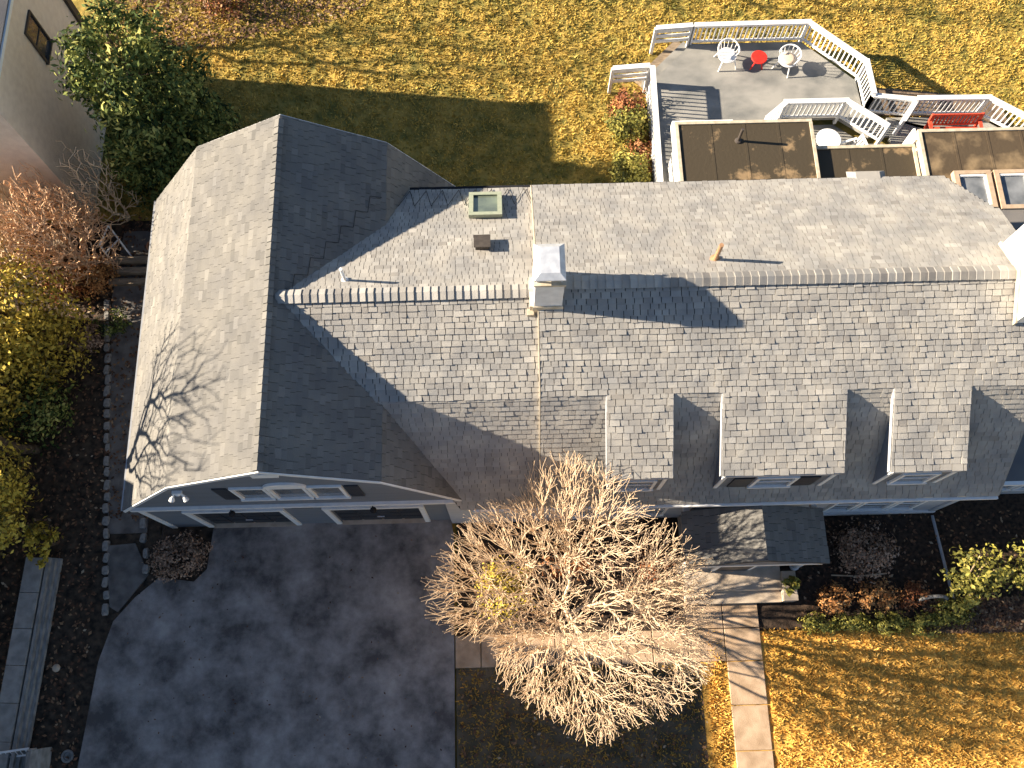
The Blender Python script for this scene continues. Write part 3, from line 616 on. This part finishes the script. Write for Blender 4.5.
# ------------------------------------------------------------------ deck furniture
def hoop(b, c, rx, ry, z, r=.02, a0=0, a1=2*math.pi, n=20, tilt=0):
    pts = [Vector(c)+Vector((rx*math.cos(a0+(a1-a0)*i/n), ry*math.sin(a0+(a1-a0)*i/n), z+tilt*math.sin(a0+(a1-a0)*i/n))) for i in range(n+1)]
    b.path(pts, r, 6); return pts
def wicker(loc, rz, label, cushion, tiltback=.1):
    t = thing('garden_chair', label, 'chair', loc, rz, 'white wicker chairs on the upper deck')
    L0 = Vector((0, 0, 0))
    b = MB(); b.lathe((0, 0, .38), [(.26, 0), (.29, .02), (.27, .05)], 18); hoop(b, (0, 0, 0), .3, .3, .4, .022)
    o = b.build('seat', 'white', None); o.parent = t
    b = MB(); pts = hoop(b, (0, .02, 0), .36, .36, .66, .026, -.35, math.pi+.35, 18, tiltback)
    for i in range(0, 19, 2): p = pts[i]; b.tube(Vector((.27*math.cos(-.35+(math.pi+.7)*i/18), .27*math.sin(-.35+(math.pi+.7)*i/18), .42)), p, .012, n=5)
    o = b.build('back', 'white', None); o.parent = t
    for sx, sy in ((-1, -1), (1, -1), (-1, 1), (1, 1)):
        b = MB(); b.tube((.2*sx, .2*sy, .4), (.31*sx, .31*sy, 0), .026, .02); o = b.build('leg', 'white', None); o.parent = t
    if cushion:
        b = MB(); b.lathe((0, -.02, .44), [(.2, 0), (.25, .03), (.24, .07), (.15, .09)], 18); o = b.build('cushion', 'cushion', None, True); o.parent = t
    return t
wicker((7.84, 20.18, .5), R(8), 'white wicker chair left of the red table, without a cushion', False, .12)
wicker((9.87, 19.95, .5), R(-40), 'white wicker chair with beige cushion right of the red table', True, .05)
t = thing('side_table', 'small round red table between the two wicker chairs', 'table', (8.88, 20.0, .5))
b = MB(); b.lathe((0, 0, .47), [(.25, 0), (.275, .01), (.275, .035), (.26, .045)], 24); o = b.build('table_top', 'red', None); o.parent = t
for k in range(3):
    a = R(90+120*k); b = MB(); b.tube((.06*math.cos(a), .06*math.sin(a), .47), (.24*math.cos(a), .24*math.sin(a), 0), .022); o = b.build('leg', 'red', None); o.parent = t
t = thing('round_table', 'round white garden table on the lower deck floor', 'table', (10.86, 16.85, .12))
b = MB(); b.lathe((0, 0, .68), [(.38, 0), (.41, .01), (.41, .04), (.39, .05)], 28); o = b.build('table_top', 'white', None); o.parent = t
for k in range(4):
    a = R(45+90*k); b = MB(); b.tube((.2*math.cos(a), .2*math.sin(a), .68), (.36*math.cos(a), .36*math.sin(a), 0), .026); o = b.build('leg', 'white', None); o.parent = t
t = thing('armchair', 'white plastic armchair beside the round white table', 'chair', (11.62, 16.55, .12), R(-75))
b = MB(); b.prism([(-.27, -.26, .38), (.27, -.26, .38), (.22, .24, .38), (-.22, .24, .38)], (0, 0, .04)); o = b.build('seat', 'white', None); o.parent = t
b = MB()
for i in range(5): x = -.22+.11*i; b.beam((x, .24, .42), (x*1.15, .38, .85), .075, .02, (0, 1, 0))
b.beam((-.28, .385, .86), (.28, .385, .86), .03, .09); o = b.build('back', 'white', None); o.parent = t
for s in (-1, 1):
    b = MB(); b.beam((.29*s, -.28, .62), (.3*s, .3, .64), .07, .03); o = b.build('arm', 'white', None); o.parent = t
    for y in (-.25, .25): b = MB(); b.tube((.28*s, y, .6), (.31*s, y*1.15, 0), .026); o = b.build('leg', 'white', None); o.parent = t
t = thing('bench', 'red wooden bench with slatted back against the white railing', 'bench', (14.95, 16.95, .5))
W2 = .82
b = MB()
for i in range(4): b.box((-W2, -.3+i*.13, .42), (W2, -.19+i*.13, .45))
o = b.build('seat', 'redwood', None); o.parent = t
b = MB(); b.beam((-W2, .33, .92), (W2, .33, .92), .04, .1); b.beam((-W2, .25, .52), (W2, .25, .52), .03, .08)
for i in range(13): x = -W2+.07+i*(2*W2-.14)/12; b.beam((x, .26, .5), (x, .33, .9), .07, .022, (0, 1, 0))
o = b.build('back', 'redwood', None); o.parent = t
for s in (-1, 1):
    b = MB(); b.beam((W2*s, -.36, .64), (W2*s, .3, .66), .11, .035); o = b.build('arm', 'redwood', None); o.parent = t
    b = MB(); b.beam((W2*s, -.3, 0), (W2*s, -.3, .62), .07, .07); o = b.build('leg', 'redwood', None); o.parent = t
    b = MB(); b.beam((W2*s, .24, 0), (W2*s, .35, .95), .07, .07); o = b.build('leg', 'redwood', None); o.parent = t

# ------------------------------------------------------------------ neighbouring houses
nb = thing('neighbour_house', 'beige stucco house with one dark window beside the evergreen tree', 'house', (-17, 17.5, 0))
b = MB(); b.box((-21, 15.0, 0), (-13.35, 20.8, 6.35)); b.build('wall', 'stucco', nb)
b = MB(); b.prism([(-21.4, 14.95, 6.35), (-13.3, 14.95, 6.35), (-13.3, 14.95, 6.45), (-17.2, 14.95, 7.3), (-21.4, 14.95, 6.45)], (0, 5.95, 0)); b.build('roof', 'shingle_dark', nb)
b = MB(); b.box((-13.345, 14.95, 6.28), (-13.25, 20.9, 6.4)); b.build('gutter', 'white', nb)
frame_window(nb, (-13.35, 18.35, 4.75), (0, 1, 0), .82, 1.35, (1, 0, 0), m='brown', fw=.06, d=.06, bars=(1, 2), gl='glass')
b = MB(); b.box((-13.35, 20.55, 0), (-13.25, 20.8, 6.27)); b.build('downpipe', 'brown', nb)
n2 = thing('neighbour_house', 'tall neighbouring house just beyond the left edge beside the driveway', 'house', (-20, -6, 0))
b = MB(); b.box((-23.5, -16, 0), (-16.8, 3.1, 6.4)); b.box((-21, 3.1, 0), (-16.8, 6.1, 5.2)); b.build('wall', 'stucco', n2)
b = MB(); b.prism([(-24, -16.4, 6.4), (-16.3, -16.4, 6.4), (-20.1, -16.4, 10.85)], (0, 19.7, 0)); b.prism([(-21.4, 3.32, 5.2), (-16.3, 3.32, 5.2), (-16.3, 3.32, 5.35), (-18.5, 3.32, 7.4), (-21.4, 3.32, 5.35)], (0, 3.0, 0)); b.build('roof', 'shingle_dark', n2)
for y in (-10, -6, -2, 1.5): frame_window(n2, (-16.8, y, 1.8), (0, 1, 0), 1, 1.5, (1, 0, 0), bars=(2, 2)); frame_window(n2, (-16.8, y, 4.8), (0, 1, 0), 1, 1.5, (1, 0, 0), bars=(2, 2))
n3 = thing('shade_building', 'unseen low building added behind the yellow bushes to shade the left yard', 'shade_building', (-18.5, 9, 0))  # unseen building added to cast the shade over the left yard
b = MB(); b.box((-20.5, 6.5, 0), (-16.9, 11.9, 3.6)); b.build('wall', 'greywood', n3)
b = MB(); b.prism([(-20.8, 6.4, 3.6), (-16.7, 6.4, 3.6), (-16.7, 6.4, 3.72), (-18.7, 6.4, 4.9), (-20.8, 6.4, 3.72)], (0, 5.8, 0)); b.build('roof', 'shingle_dark', n3)
b = MB(); b.box((-16.9, 8, .02), (-16.85, 9.2, 2.1)); b.build('door', 'white', n3)

# ------------------------------------------------------------------ bare trees grown through target points
def grow(root, targets, seed, step=.28, wob=.07, tip=.007, pw=.47, sag=0, straight=.6):
    r = np.random.default_rng(seed); root = np.array(root, float)
    T = np.array(targets); T = T[np.argsort(np.linalg.norm(T-root, axis=1)+r.normal(0, .25, len(T)))]
    pos = np.zeros((len(T)*14+50, 3)); par = np.full(len(pos), -1); pos[0] = root; n = 1
    dr = np.zeros(len(pos))
    for t in T:
        d = np.linalg.norm(pos[:n]-t, axis=1)+straight*dr[:n]+.6*np.maximum(0, pos[:n, 2]-t[2])
        i = int(np.argmin(d)); D = t-pos[i]; L = np.linalg.norm(D); k = max(1, int(L/step))
        if L < .05: continue
        for j in range(1, k+1):
            p = pos[i]*0+pos[i]; f = j/k
            q = pos[par0]+D*f if j > 1 else pos[i]+D*f
            if j == 1: par0 = i
            q = pos[par0]+D*f+(r.normal(0, wob, 3)*min(1, L) if j < k else 0)
            q[2] += .18*L*math.sin(math.pi*f)*(-1 if sag else 1)*.4
            if n >= len(pos): break
            pos[n] = q; par[n] = par0 if j == 1 else n-1; dr[n] = dr[par[n]]+L/k; n += 1
        
    pos = pos[:n]; par = par[:n]; cnt = np.zeros(n); ch = np.zeros(n, int)
    for i in range(1, n): ch[par[i]] += 1
    cnt[ch == 0] = 1
    for i in range(n-1, 0, -1): cnt[par[i]] += cnt[i]
    return pos, par, tip*np.maximum(cnt, 1)**pw, ch
def tree_mesh(pos, par, rad, sel, tips=None, sides=4, budr=0):
    b = MB()
    for i in range(1, len(pos)):
        if not sel(rad[i]): continue
        r0 = min(rad[par[i]], rad[i]*1.6); b.tube(pos[par[i]], pos[i], r0, rad[i], 7 if rad[i] > .03 else sides, cap=rad[i] > .02)
        if budr and tips[i] == 0: b.tube(pos[i], pos[i]+(pos[i]-pos[par[i]])*.001+np.array((0, 0, budr*2.2)), budr, budr*.35, 4)
    return b
def bare_tree(name, label, cat, root, targets, seed, bark, tip=.007, thick=.03, budr=0, group=None, pw=.47, step=.28, wob=.07, straight=.6):
    t = thing(name, label, cat, root, 0, group)
    pos, par, rad, ch = grow(root, targets, seed, tip=tip, pw=pw, step=step, wob=wob, straight=straight)
    tree_mesh(pos, par, rad, lambda r: r >= thick).build('trunk', bark, t, True)
    tree_mesh(pos, par, rad, lambda r: r < thick, ch, 4, budr).build('crown', bark, t)
    return t
def dome(c, rad, n, seed, inner=.25, zlo=-.6, lumps=.18):
    r = np.random.default_rng(seed); out = []
    ph = r.uniform(0, 6.3, 6)
    while len(out) < n:
        d = r.normal(0, 1, 3); d /= np.linalg.norm(d)
        if d[2] < zlo: continue
        a = math.atan2(d[1], d[0]); k = 1+lumps*(math.sin(3*a+ph[0])+.7*math.sin(5*a+ph[1]+2*d[2])+.5*math.sin(9*a+ph[2]))/2
        s = (inner+(1-inner)*r.random())**.6*k if r.random() < .6 else k*r.uniform(.85, 1.03)
        out.append(np.array(c)+d*np.array(rad)*s)
    return out
# the big pale tree in front
tg = dome((2.0, 2.4, 3.9), (3.5, 3.5, 2.7), 10500, 5, .2, -.35, .22)
tg = [p for p in tg if (p[1] < 2.9 or abs(p[0]-1.2) < 3.3-(p[1]-2.9)*1.0) and (p[1] > .4 or abs(p[0]-2.1) < 2.9-(.4-p[1])*1.2)]
bare_tree('bare_tree', 'big pale bare tree with many fine twigs in front of the house', 'tree', (1.7, 2.0, 0), tg, 6, 'bark', .0046, .026, .010, pw=.315, step=.24, wob=.02, straight=.84)
# off-frame tree on the left whose branches shade the garage roof
tg = dome((-16.0, 7.6, 8.0), (1.9, 2.3, 2.4), 600, 15, .2, -.6, .25)
bare_tree('bare_tree', 'dark bare tree leaning over the left edge behind the yellow bushes', 'tree', (-14.15, 7.2, 0), tg, 16, 'darkbark', .0095, .04)
# back boundary trees beyond the top edge
for i, (x, y, h) in enumerate(((-18.2, 23.0, 10), (-3.5, 25.3, 10), (9.5, 25.2, 8.5))):
    bare_tree('bare_tree', ('bare tree beyond the back lawn, nearest the evergreen', 'bare tree beyond the middle of the back lawn', 'bare tree beyond the back lawn, behind the deck')[i], 'tree', (x, y, 0), dome((x, y, h*.65), (1.7, 1.7, h*.42), 70, 60+i, .2), 63+i, 'darkbark', .017, .05, group='bare trees along the back boundary')
# twiggy shrubs by the neighbour's wall
r_ = np.random.default_rng(3)
def shrub_bare(loc, rad, h, n, seed, label, bark='orangebark', tip=.007, group=None):
    return bare_tree('bare_shrub', label, 'shrub', loc, dome((loc[0], loc[1], h*.45), (rad, rad, h*.58), n, seed, .15, -.5, .25), seed+1, bark, tip, .02, group=group, step=.2, wob=.05, pw=.34)
shrub_bare((-13.4, 13.45, 0), 1.45, 4.2, 2600, 71, 'large twiggy orange shrub in front of the beige wall', tip=.011)
shrub_bare((-15.7, 13.4, 0), 1.5, 4.3, 1900, 73, 'greyish bare shrub with tangled stems at the left edge', 'bark', .009)
shrub_bare((-12.3, 14.9, 0), .8, 4.2, 300, 75, 'tall thin bare shrub between the beige wall and the evergreen', 'bark', tip=.009)

# ------------------------------------------------------------------ foliage
def leaves(c, rad, n, size, seed, clumps=None, shell=.55, zlo=-1, droop=0, clump_r=.16, aspect=.5):
    r = np.random.default_rng(seed); c = np.array(c); rad = np.array(rad); k = clumps or max(8, n//22)
    d = r.normal(0, 1, (k, 3)); d /= np.linalg.norm(d, axis=1)[:, None]; d[:, 2] = np.where(d[:, 2] < zlo, -d[:, 2], d[:, 2])
    s = (shell+(1-shell)*r.random(k))*(1+r.normal(0, .1, k)); cc = d*s[:, None]
    j = r.integers(0, k, n); p = cc[j]+r.normal(0, clump_r, (n, 3)); out = p/np.maximum(np.linalg.norm(p, axis=1), .01)[:, None]
    p = c+p*rad; p[:, 2] = np.maximum(p[:, 2], .03)
    nr = out+r.normal(0, .7, (n, 3))+np.array((0, 0, .35)); nr /= np.linalg.norm(nr, axis=1)[:, None]
    tv = np.cross(nr, r.normal(0, 1, (n, 3))); tv /= np.linalg.norm(tv, axis=1)[:, None]; bv = np.cross(nr, tv)
    if droop: tv[:, 2] -= droop; tv /= np.linalg.norm(tv, axis=1)[:, None]
    sz = (size*r.uniform(.6, 1.35, n))[:, None]
    v = np.stack([p-tv*sz, p-bv*sz*aspect+nr*sz*.15, p+tv*sz, p+bv*sz*aspect+nr*sz*.15], 1)
    ct = r.normal(.5, .2, k); tone = np.clip(ct[j]+r.normal(0, .16, n), 0, 1)
    return v.reshape(-1, 3), np.arange(n*4).reshape(-1, 4), tone
def leafy(name, label, cat, loc, parts, m, seed, group=None, stem='darkbark', stems=5, inner=True):
    """parts: list of (offset, radii, n, size)"""
    t = thing(name, label, cat, loc, 0, group); V = []; F = []; T = []; o = 0
    for i, (off, rad, n, size) in enumerate(parts):
        v, f, tn = leaves(off, rad, n, size, seed+i); v[:, 2] = np.maximum(v[:, 2], .02)
        V.append(v); F.append(f+o); T.append(tn); o += len(v)
    ob = bpy.data.objects.new('foliage', np_mesh('foliage', np.concatenate(V), np.concatenate(F), np.concatenate(T), m)); COL.objects.link(ob); ob.parent = t
    b = MB(); r = random.Random(seed)
    for i in range(stems):
        off, rad, n, size = parts[i % len(parts)]
        a = r.uniform(0, 6.3); tip = Vector((off[0]+rad[0]*.6*math.cos(a), off[1]+rad[1]*.6*math.sin(a), off[2]+rad[2]*.3))
        mid = Vector((tip.x*.4, tip.y*.4, tip.z*.55)); b.tube((0, 0, 0), mid, .03, .022); b.tube(mid, tip, .022, .009)
    s = b.build('stem', stem, None); s.parent = t
    return t
# evergreen tree
ev = thing('evergreen_tree', 'large dark evergreen tree between the beige house and the garage', 'tree', (-10.3, 16.7, 0))
V = []; F = []; T = []; o = 0; rr = random.Random(9)
for lev in range(12):
    z = .5+lev*.57; R0 = 1.8*(1-(lev/13)**4.5); nb_ = max(5, int(13-lev*.6))
    for k in range(nb_):
        a = 2*math.pi*(k+rr.random()*.7)/nb_+lev; q = R0*rr.uniform(.55, 1)
        v, f, tn = leaves((q*math.cos(a), q*math.sin(a), z+rr.uniform(-.2, .2)), (.55, .55, .34), 190, .095, 900+lev*30+k, 9, .3, droop=.3, clump_r=.3, aspect=.36)
        V.append(v); F.append(f+o); T.append(tn); o += len(v)
v, f, tn = leaves((0, 0, 3), (1.5, 1.5, 2.7), 2600, .1, 899, 120); V.append(v); F.append(f+o); T.append(tn)
ob = bpy.data.objects.new('crown', np_mesh('crown', np.concatenate(V), np.concatenate(F), np.concatenate(T), 'evergreen')); COL.objects.link(ob); ob.parent = ev
b = MB(); b.tube((0, 0, 0), (0, 0, 6.8), .16, .03, 8)
for i in range(26): z = .6+i*.21; a = i*2.4; q = 1.7*(1-(z/7)**1.6); b.tube((0, 0, z), (q*math.cos(a), q*math.sin(a), z+.1), .035, .012, 5)
o_ = b.build('trunk', 'darkbark', None); o_.parent = ev

leafy('yellow_tree', 'big yellow leaved bush at the left edge above the dark yard', 'bush', (-14.4, 10.6, 0), [((.1, .2, 2.3), (1.5, 1.6, 1.5), 4200, .075), ((-.5, -1.7, 2.0), (1.4, 1.4, 1.5), 3200, .075), ((.9, -.5, 1.2), (1.1, 1.3, 1.1), 2000, .07)], 'yellowleaf', 100)
leafy('yellow_tree', 'yellow green bush below the leaning dark trunk at the left edge', 'bush', (-14.5, 5.9, 0), [((0, 0, 2.0), (1.2, 1.3, 1.4), 3000, .07), ((.1, -1.2, 1.4), (.9, 1.0, 1.0), 1600, .07)], 'yellowleaf', 110)
leafy('sapling', 'small bright yellow sapling near the grey retaining wall', 'bush', (-13.2, 4.35, 0), [((0, 0, 1.1), (.36, .5, .5), 420, .075), ((-.1, -.5, .9), (.25, .3, .3), 140, .07)], 'yellowleaf', 115)
leafy('dark_shrub', 'dark evergreen shrub in shade below the yellow bushes', 'shrub', (-14.0, 8.3, 0), [((0, 0, .7), (1.1, 1.2, .8), 1500, .07)], 'evergreen', 117)
for i, (x, y, rd, h, lab) in enumerate(((-13.1, 12.6, .85, .9, 'orange leaved shrub below the white frame'), (-13.9, 12.5, .7, .7, 'rusty orange shrub beside the yellow bush'), (-12.7, 13.0, .5, .8, 'small orange shrub beside the timber steps'), (-13.0, 10.6, .6, .6, 'brown shrub right of the big yellow bush'))):
    leafy('orange_shrub', lab, 'shrub', (x, y, 0), [((0, 0, h*.55), (rd, rd*.8, h*.6), 1100, .05)], ('orangeshrub', 'rustshrub', 'orangeshrub', 'brownshrub')[i], 120+i, 'autumn shrubs in the left yard')
leafy('ivy_patch', 'dark green shrub beside the side path stones', 'shrub', (-12.3, 11.2, 0), [((0, 0, .25), (.6, .5, .3), 500, .05)], 'evergreen', 128)
# shrubs left of the deck
leafy('boxwood', 'round yellow green boxwood nearest the roof edge by the deck', 'shrub', (4.3, 16.0, 0), [((0, 0, .55), (.62, .72, .6), 2300, .062)], 'greenshrub', 130, 'boxwoods beside the deck')
leafy('boxwood', 'round yellow green boxwood in front of the rusty shrub by the deck', 'shrub', (4.3, 17.75, 0), [((0, 0, .55), (.66, .62, .6), 2300, .062)], 'greenshrub', 131, 'boxwoods beside the deck')
leafy('rust_shrub', 'rusty red shrub below the short stair rail of the deck', 'shrub', (4.45, 18.6, 0), [((0, 0, .5), (.62, .6, .55), 1000, .06)], 'rustshrub', 132)
leafy('rust_shrub', 'low rusty shrub squeezed between the boxwoods and the lattice', 'shrub', (4.75, 16.95, 0), [((0, 0, .3), (.4, .9, .35), 600, .06)], 'rustshrub', 133)
# front garden
leafy('clipped_shrub', 'brown clipped dome shrub in the shade right of the porch', 'shrub', (10.2, 3.45, 0), [((0, 0, .55), (.78, .72, .6), 2600, .05)], 'brownshrub', 140, stems=7)
for i, (x, y, rx, ry, h, m, lab) in enumerate((
    (9.2, 2.2, .5, .45, .6, 'orangeshrub', 'orange shrub nearest the porch steps'), (10.45, 2.25, .6, .45, .6, 'orangeshrub', 'wide orange shrub below the clipped brown dome'), (11.5, 2.2, .42, .35, .5, 'rustshrub', 'pinkish shrub left of the grey garden ring'),
    (8.75, 1.5, .5, .32, .42, 'greenshrub', 'low green bush at the left end of the front border'), (9.7, 1.5, .55, .3, .4, 'greenshrub', 'low green bush in front of the two orange shrubs'), (10.75, 1.45, .5, .32, .42, 'greenshrub', 'low pale green bush in the middle of the front border'), (11.75, 1.45, .55, .34, .42, 'greenshrub', 'low green bush in front of the garden ring'), (12.6, 1.75, .5, .4, .5, 'greenshrub', 'low yellow green bush at the right end of the front border'))):
    leafy('border_shrub', lab, 'shrub', (x, y, 0), [((0, 0, h*.55), (rx, ry, h*.6), 950, .045)], m, 150+i, 'border shrubs along the front lawn')
leafy('laurel', 'loose yellow green shrub with pale stems at the right front corner', 'shrub', (13.0, 2.55, 0), [((.1, .2, 1.0), (.75, .7, .75), 950, .075), ((-.2, -.4, .7), (.5, .5, .5), 380, .07)], 'greenshrub', 170, stem='bark', stems=10)
leafy('laurel', 'yellow green shrub cut by the right edge of the picture', 'shrub', (14.75, 2.7, 0), [((0, .1, 1.0), (.7, .8, .8), 1100, .07)], 'greenshrub', 172, stem='bark', stems=6)
leafy('entrance_plant', 'small bright green plant on the pier beside the front steps', 'plant', (7.93, 2.5, .55), [((0, 0, .2), (.26, .26, .22), 170, .08)], 'greenshrub', 175, stems=4)
leafy('yew', 'yellow green bush hidden behind the left branches of the bare tree', 'bush', (-.2, 2.6, 0), [((0, 0, .6), (.8, .8, .7), 1800, .045)], 'yellowleaf', 178)
for i, x in enumerate((1.6, 3.1, 4.2)):
    leafy('foundation_shrub', ('low rusty shrub under the front windows, leftmost of three', 'low rusty shrub under the middle of the front windows', 'low rusty shrub next to the porch')[i], 'shrub', (x, 3.4, 0), [((0, 0, .4), (.7, .6, .45), 900, .05)], 'brownshrub' if i == 1 else 'rustshrub', 180+i, 'shrubs under the front windows')
leafy('drive_shrub', 'dark low shrub at the garage corner beside the driveway', 'shrub', (-9.6, 3.85, 0), [((0, 0, .25), (.85, .62, .4), 1900, .045), ((.5, .2, .2), (.5, .4, .3), 500, .045)], 'brownshrub', 190)
leafy('top_shrub', 'dark bare looking shrub at the top edge right of the evergreen', 'shrub', (-9.6, 23.4, 0), [((0, 0, .6), (1.1, .9, .7), 1400, .05)], 'rustshrub', 195)

# ------------------------------------------------------------------ small things
rr = random.Random(77); stone_meshes = []
for k in range(4):
    b = MB(); w, l, h = .09, .16, .1
    vs = []
    for z, s in ((-.06, 1), (.06, 1), (h, .82)):
        for i in range(8):
            a = 2*math.pi*i/8+.39; cx = math.copysign(abs(math.cos(a))**.5, math.cos(a)); sy = math.copysign(abs(math.sin(a))**.5, math.sin(a))
            vs.append((w*s*cx*rr.uniform(.9, 1.1), l*s*sy*rr.uniform(.92, 1.08), z))
    b.add(vs, [(j*8+i, j*8+(i+1) % 8, j*8+8+(i+1) % 8, j*8+8+i) for j in range(2) for i in range(8)]+[tuple(range(16, 24))])
    o = b.build('edging_stone', 'stone'); stone_meshes.append(o.data); bpy.data.objects.remove(o)
def stone_row(A, B, n, label, group):
    for i in range(n):
        t = i/(n-1); o = bpy.data.objects.new('edging_stone', stone_meshes[rr.randrange(4)]); COL.objects.link(o)
        o.location = (A[0]+(B[0]-A[0])*t+rr.uniform(-.03, .03), A[1]+(B[1]-A[1])*t+rr.uniform(-.03, .03), 0); o.rotation_euler = (rr.uniform(-.08, .08), rr.uniform(-.08, .08), rr.uniform(-.15, .15)); o.scale = (rr.uniform(.85, 1.15), rr.uniform(.8, 1.15), 1)
        tag(o, label, 'stone', group)
stone_row((-12.55, 11.9), (-11.55, 2.45), 27, 'grey edging stone in the long row along the side path', 'stones edging the side path')
stone_row((-10.75, 4.9), (-10.5, 3.55), 4, 'grey edging stone in the short row at the garage corner', 'stones at the garage corner')
# retaining wall at lower left
b = MB(); A = Vector((-13.55, 3.9, 0)); B = Vector((-13.9, -3.0, 0)); d = (B-A); n = 7
for i in range(n):
    p = A+d*(i/n); q = A+d*((i+.985)/n); b.beam(p+Vector((0, 0, .42)), q+Vector((0, 0, .42)), .52, .1)
    b.beam(p+Vector((0, 0, .2)), q+Vector((0, 0, .2)), .46, .36)
rw = b.build('retaining_wall', 'greyconcrete'); tag(rw, 'low grey concrete slab wall at the lower left edge', 'wall')
b = MB()
for k in range(3): b.beam(A+Vector((.36+.1*k, 0, .36-.12*k)), B+Vector((.36+.1*k, 0, .36-.12*k)), .1, .12)
tb = b.build('timber_edging', 'greywood'); tag(tb, 'weathered timber edging stepped along the grey slab wall', 'timber edging')
# tools at lower-left corner
b = MB(); b.prism([(-12.95, -1.30, 0), (-12.62, -1.20, 0), (-12.62, -1.20, .55), (-12.75, -1.23, .9), (-12.92, -1.28, .8)], (.02, -1.0, 0)); o = b.build('grey_board', 'greywood'); tag(o, 'weathered grey board standing beside the white rail at bottom left', 'board')
b = MB(); b.tube((-13.9, -1.30, .55), (-12.98, -1.20, .55), .03); b.tube((-13.9, -1.44, .3), (-12.98, -1.36, .3), .025)
for x, y in ((-13.85, -1.33), (-13.05, -1.24)): b.tube((x, y, 0), (x, y, .56), .025)
for i in range(6): x = -13.75+i*.13; b.tube((x, -1.43+i*.012, .28), (x, -1.29+i*.014, .55), .012, n=5)
o = b.build('white_rail', 'white'); tag(o, 'short white metal rail beside the grey slab wall at the bottom left corner', 'rail')
b = MB(); hoop(b, (-12.15, -1.45, 0), .14, .14, .06, .035); b.lathe((-12.15, -1.45, 0), [(.1, 0), (.1, .04)], 14); o = b.build('drain_ring', 'stone'); tag(o, 'small round stone ring in the leaves near the bottom left corner', 'drain cover')
t = thing('garden_lamp', 'small mushroom shaped garden lamp in the leaves beside the driveway', 'lamp', (-12.55, .85, 0))
b = MB(); b.tube((0, 0, 0), (0, 0, .5), .02); o = b.build('stake', 'black', None); o.parent = t
b = MB(); b.lathe((0, 0, .48), [(.11, 0), (.1, .03), (.05, .08)], 16); o = b.build('lamp_shade', 'concrete', None); o.parent = t
# left yard
P, Q = Vector((-12.3, 14.1, 1.2)), Vector((-12.48, 13.42, 1.2))
b = MB()
for a_, c_ in ((P, Q), (P, Vector((-11.83, 13.4, .05))), (Q, Vector((-12.52, 13.3, .05))), (Vector((-12.13, 13.83, .75)), Vector((-12.5, 13.38, .75)))): b.tube(a_, c_, .028, n=8)
tag(b.build('metal_frame', 'white'), 'white metal frame with splayed legs beside the timber steps', 'frame')
t = thing('flower_pot', 'terracotta pot standing against the garage side', 'pot', (-11.15, 13.75, 0))
b = MB(); b.lathe((0, 0, 0), [(.13, 0), (.19, .36), (.22, .36), (.22, .44), (.18, .44), (.17, .36)], 16); o = b.build('pot', 'terracotta', None); o.parent = t
b = MB(); b.lathe((0, 0, .34), [(.16, 0), (.168, .02)], 16); o = b.build('potting_soil', 'soil', None); o.parent = t
for i, (y, lab) in enumerate(((13.35, 'upper timber step between the orange shrub and the garage'), (13.0, 'middle timber step between the orange shrub and the garage'), (12.65, 'lower timber step between the orange shrub and the garage'))):
    b = MB(); b.beam((-12.55, y, .1+.08*(2-i)), (-10.75, y-.03, .1+.08*(2-i)), .2, .2); tag(b.build('timber_step', 'wood'), lab, 'step', 'timber steps')
b = MB(); b.box((-14.3, 13.55, .05), (-13.9, 14.75, .55)); b.box((-14.05, 13.53, .12), (-13.97, 13.549, .25)); tag(b.build('planter_box', 'wood'), 'plain tan wooden box among the bare shrubs at the left', 'box')
# front garden bits
b = MB(); b.path([(12.5, 4.5, .08), (12.62, 3.2, .06), (12.72, 1.95, .06)], .045, 8); tag(b.build('drain_pipe', 'pipe'), 'grey drain pipe running from the house corner to the garden ring', 'pipe')
b = MB(); pts = [Vector((12.0+.38*math.cos(a), 2.05+.08*math.sin(a), .32+.32*math.sin(a))) for a in np.linspace(-.2, math.pi+.2, 16)]; b.path(pts, .05, 8); tag(b.build('garden_ring', 'stone'), 'grey round garden ring half hidden behind the low border bushes', 'ring')
b = MB(); b.path([(9.3, 2.85, .06), (10.1, 2.8, .08), (10.9, 2.86, .06)], .02, 6); tag(b.build('fallen_branch', 'bark'), 'pale fallen branch lying below the clipped brown dome', 'branch')
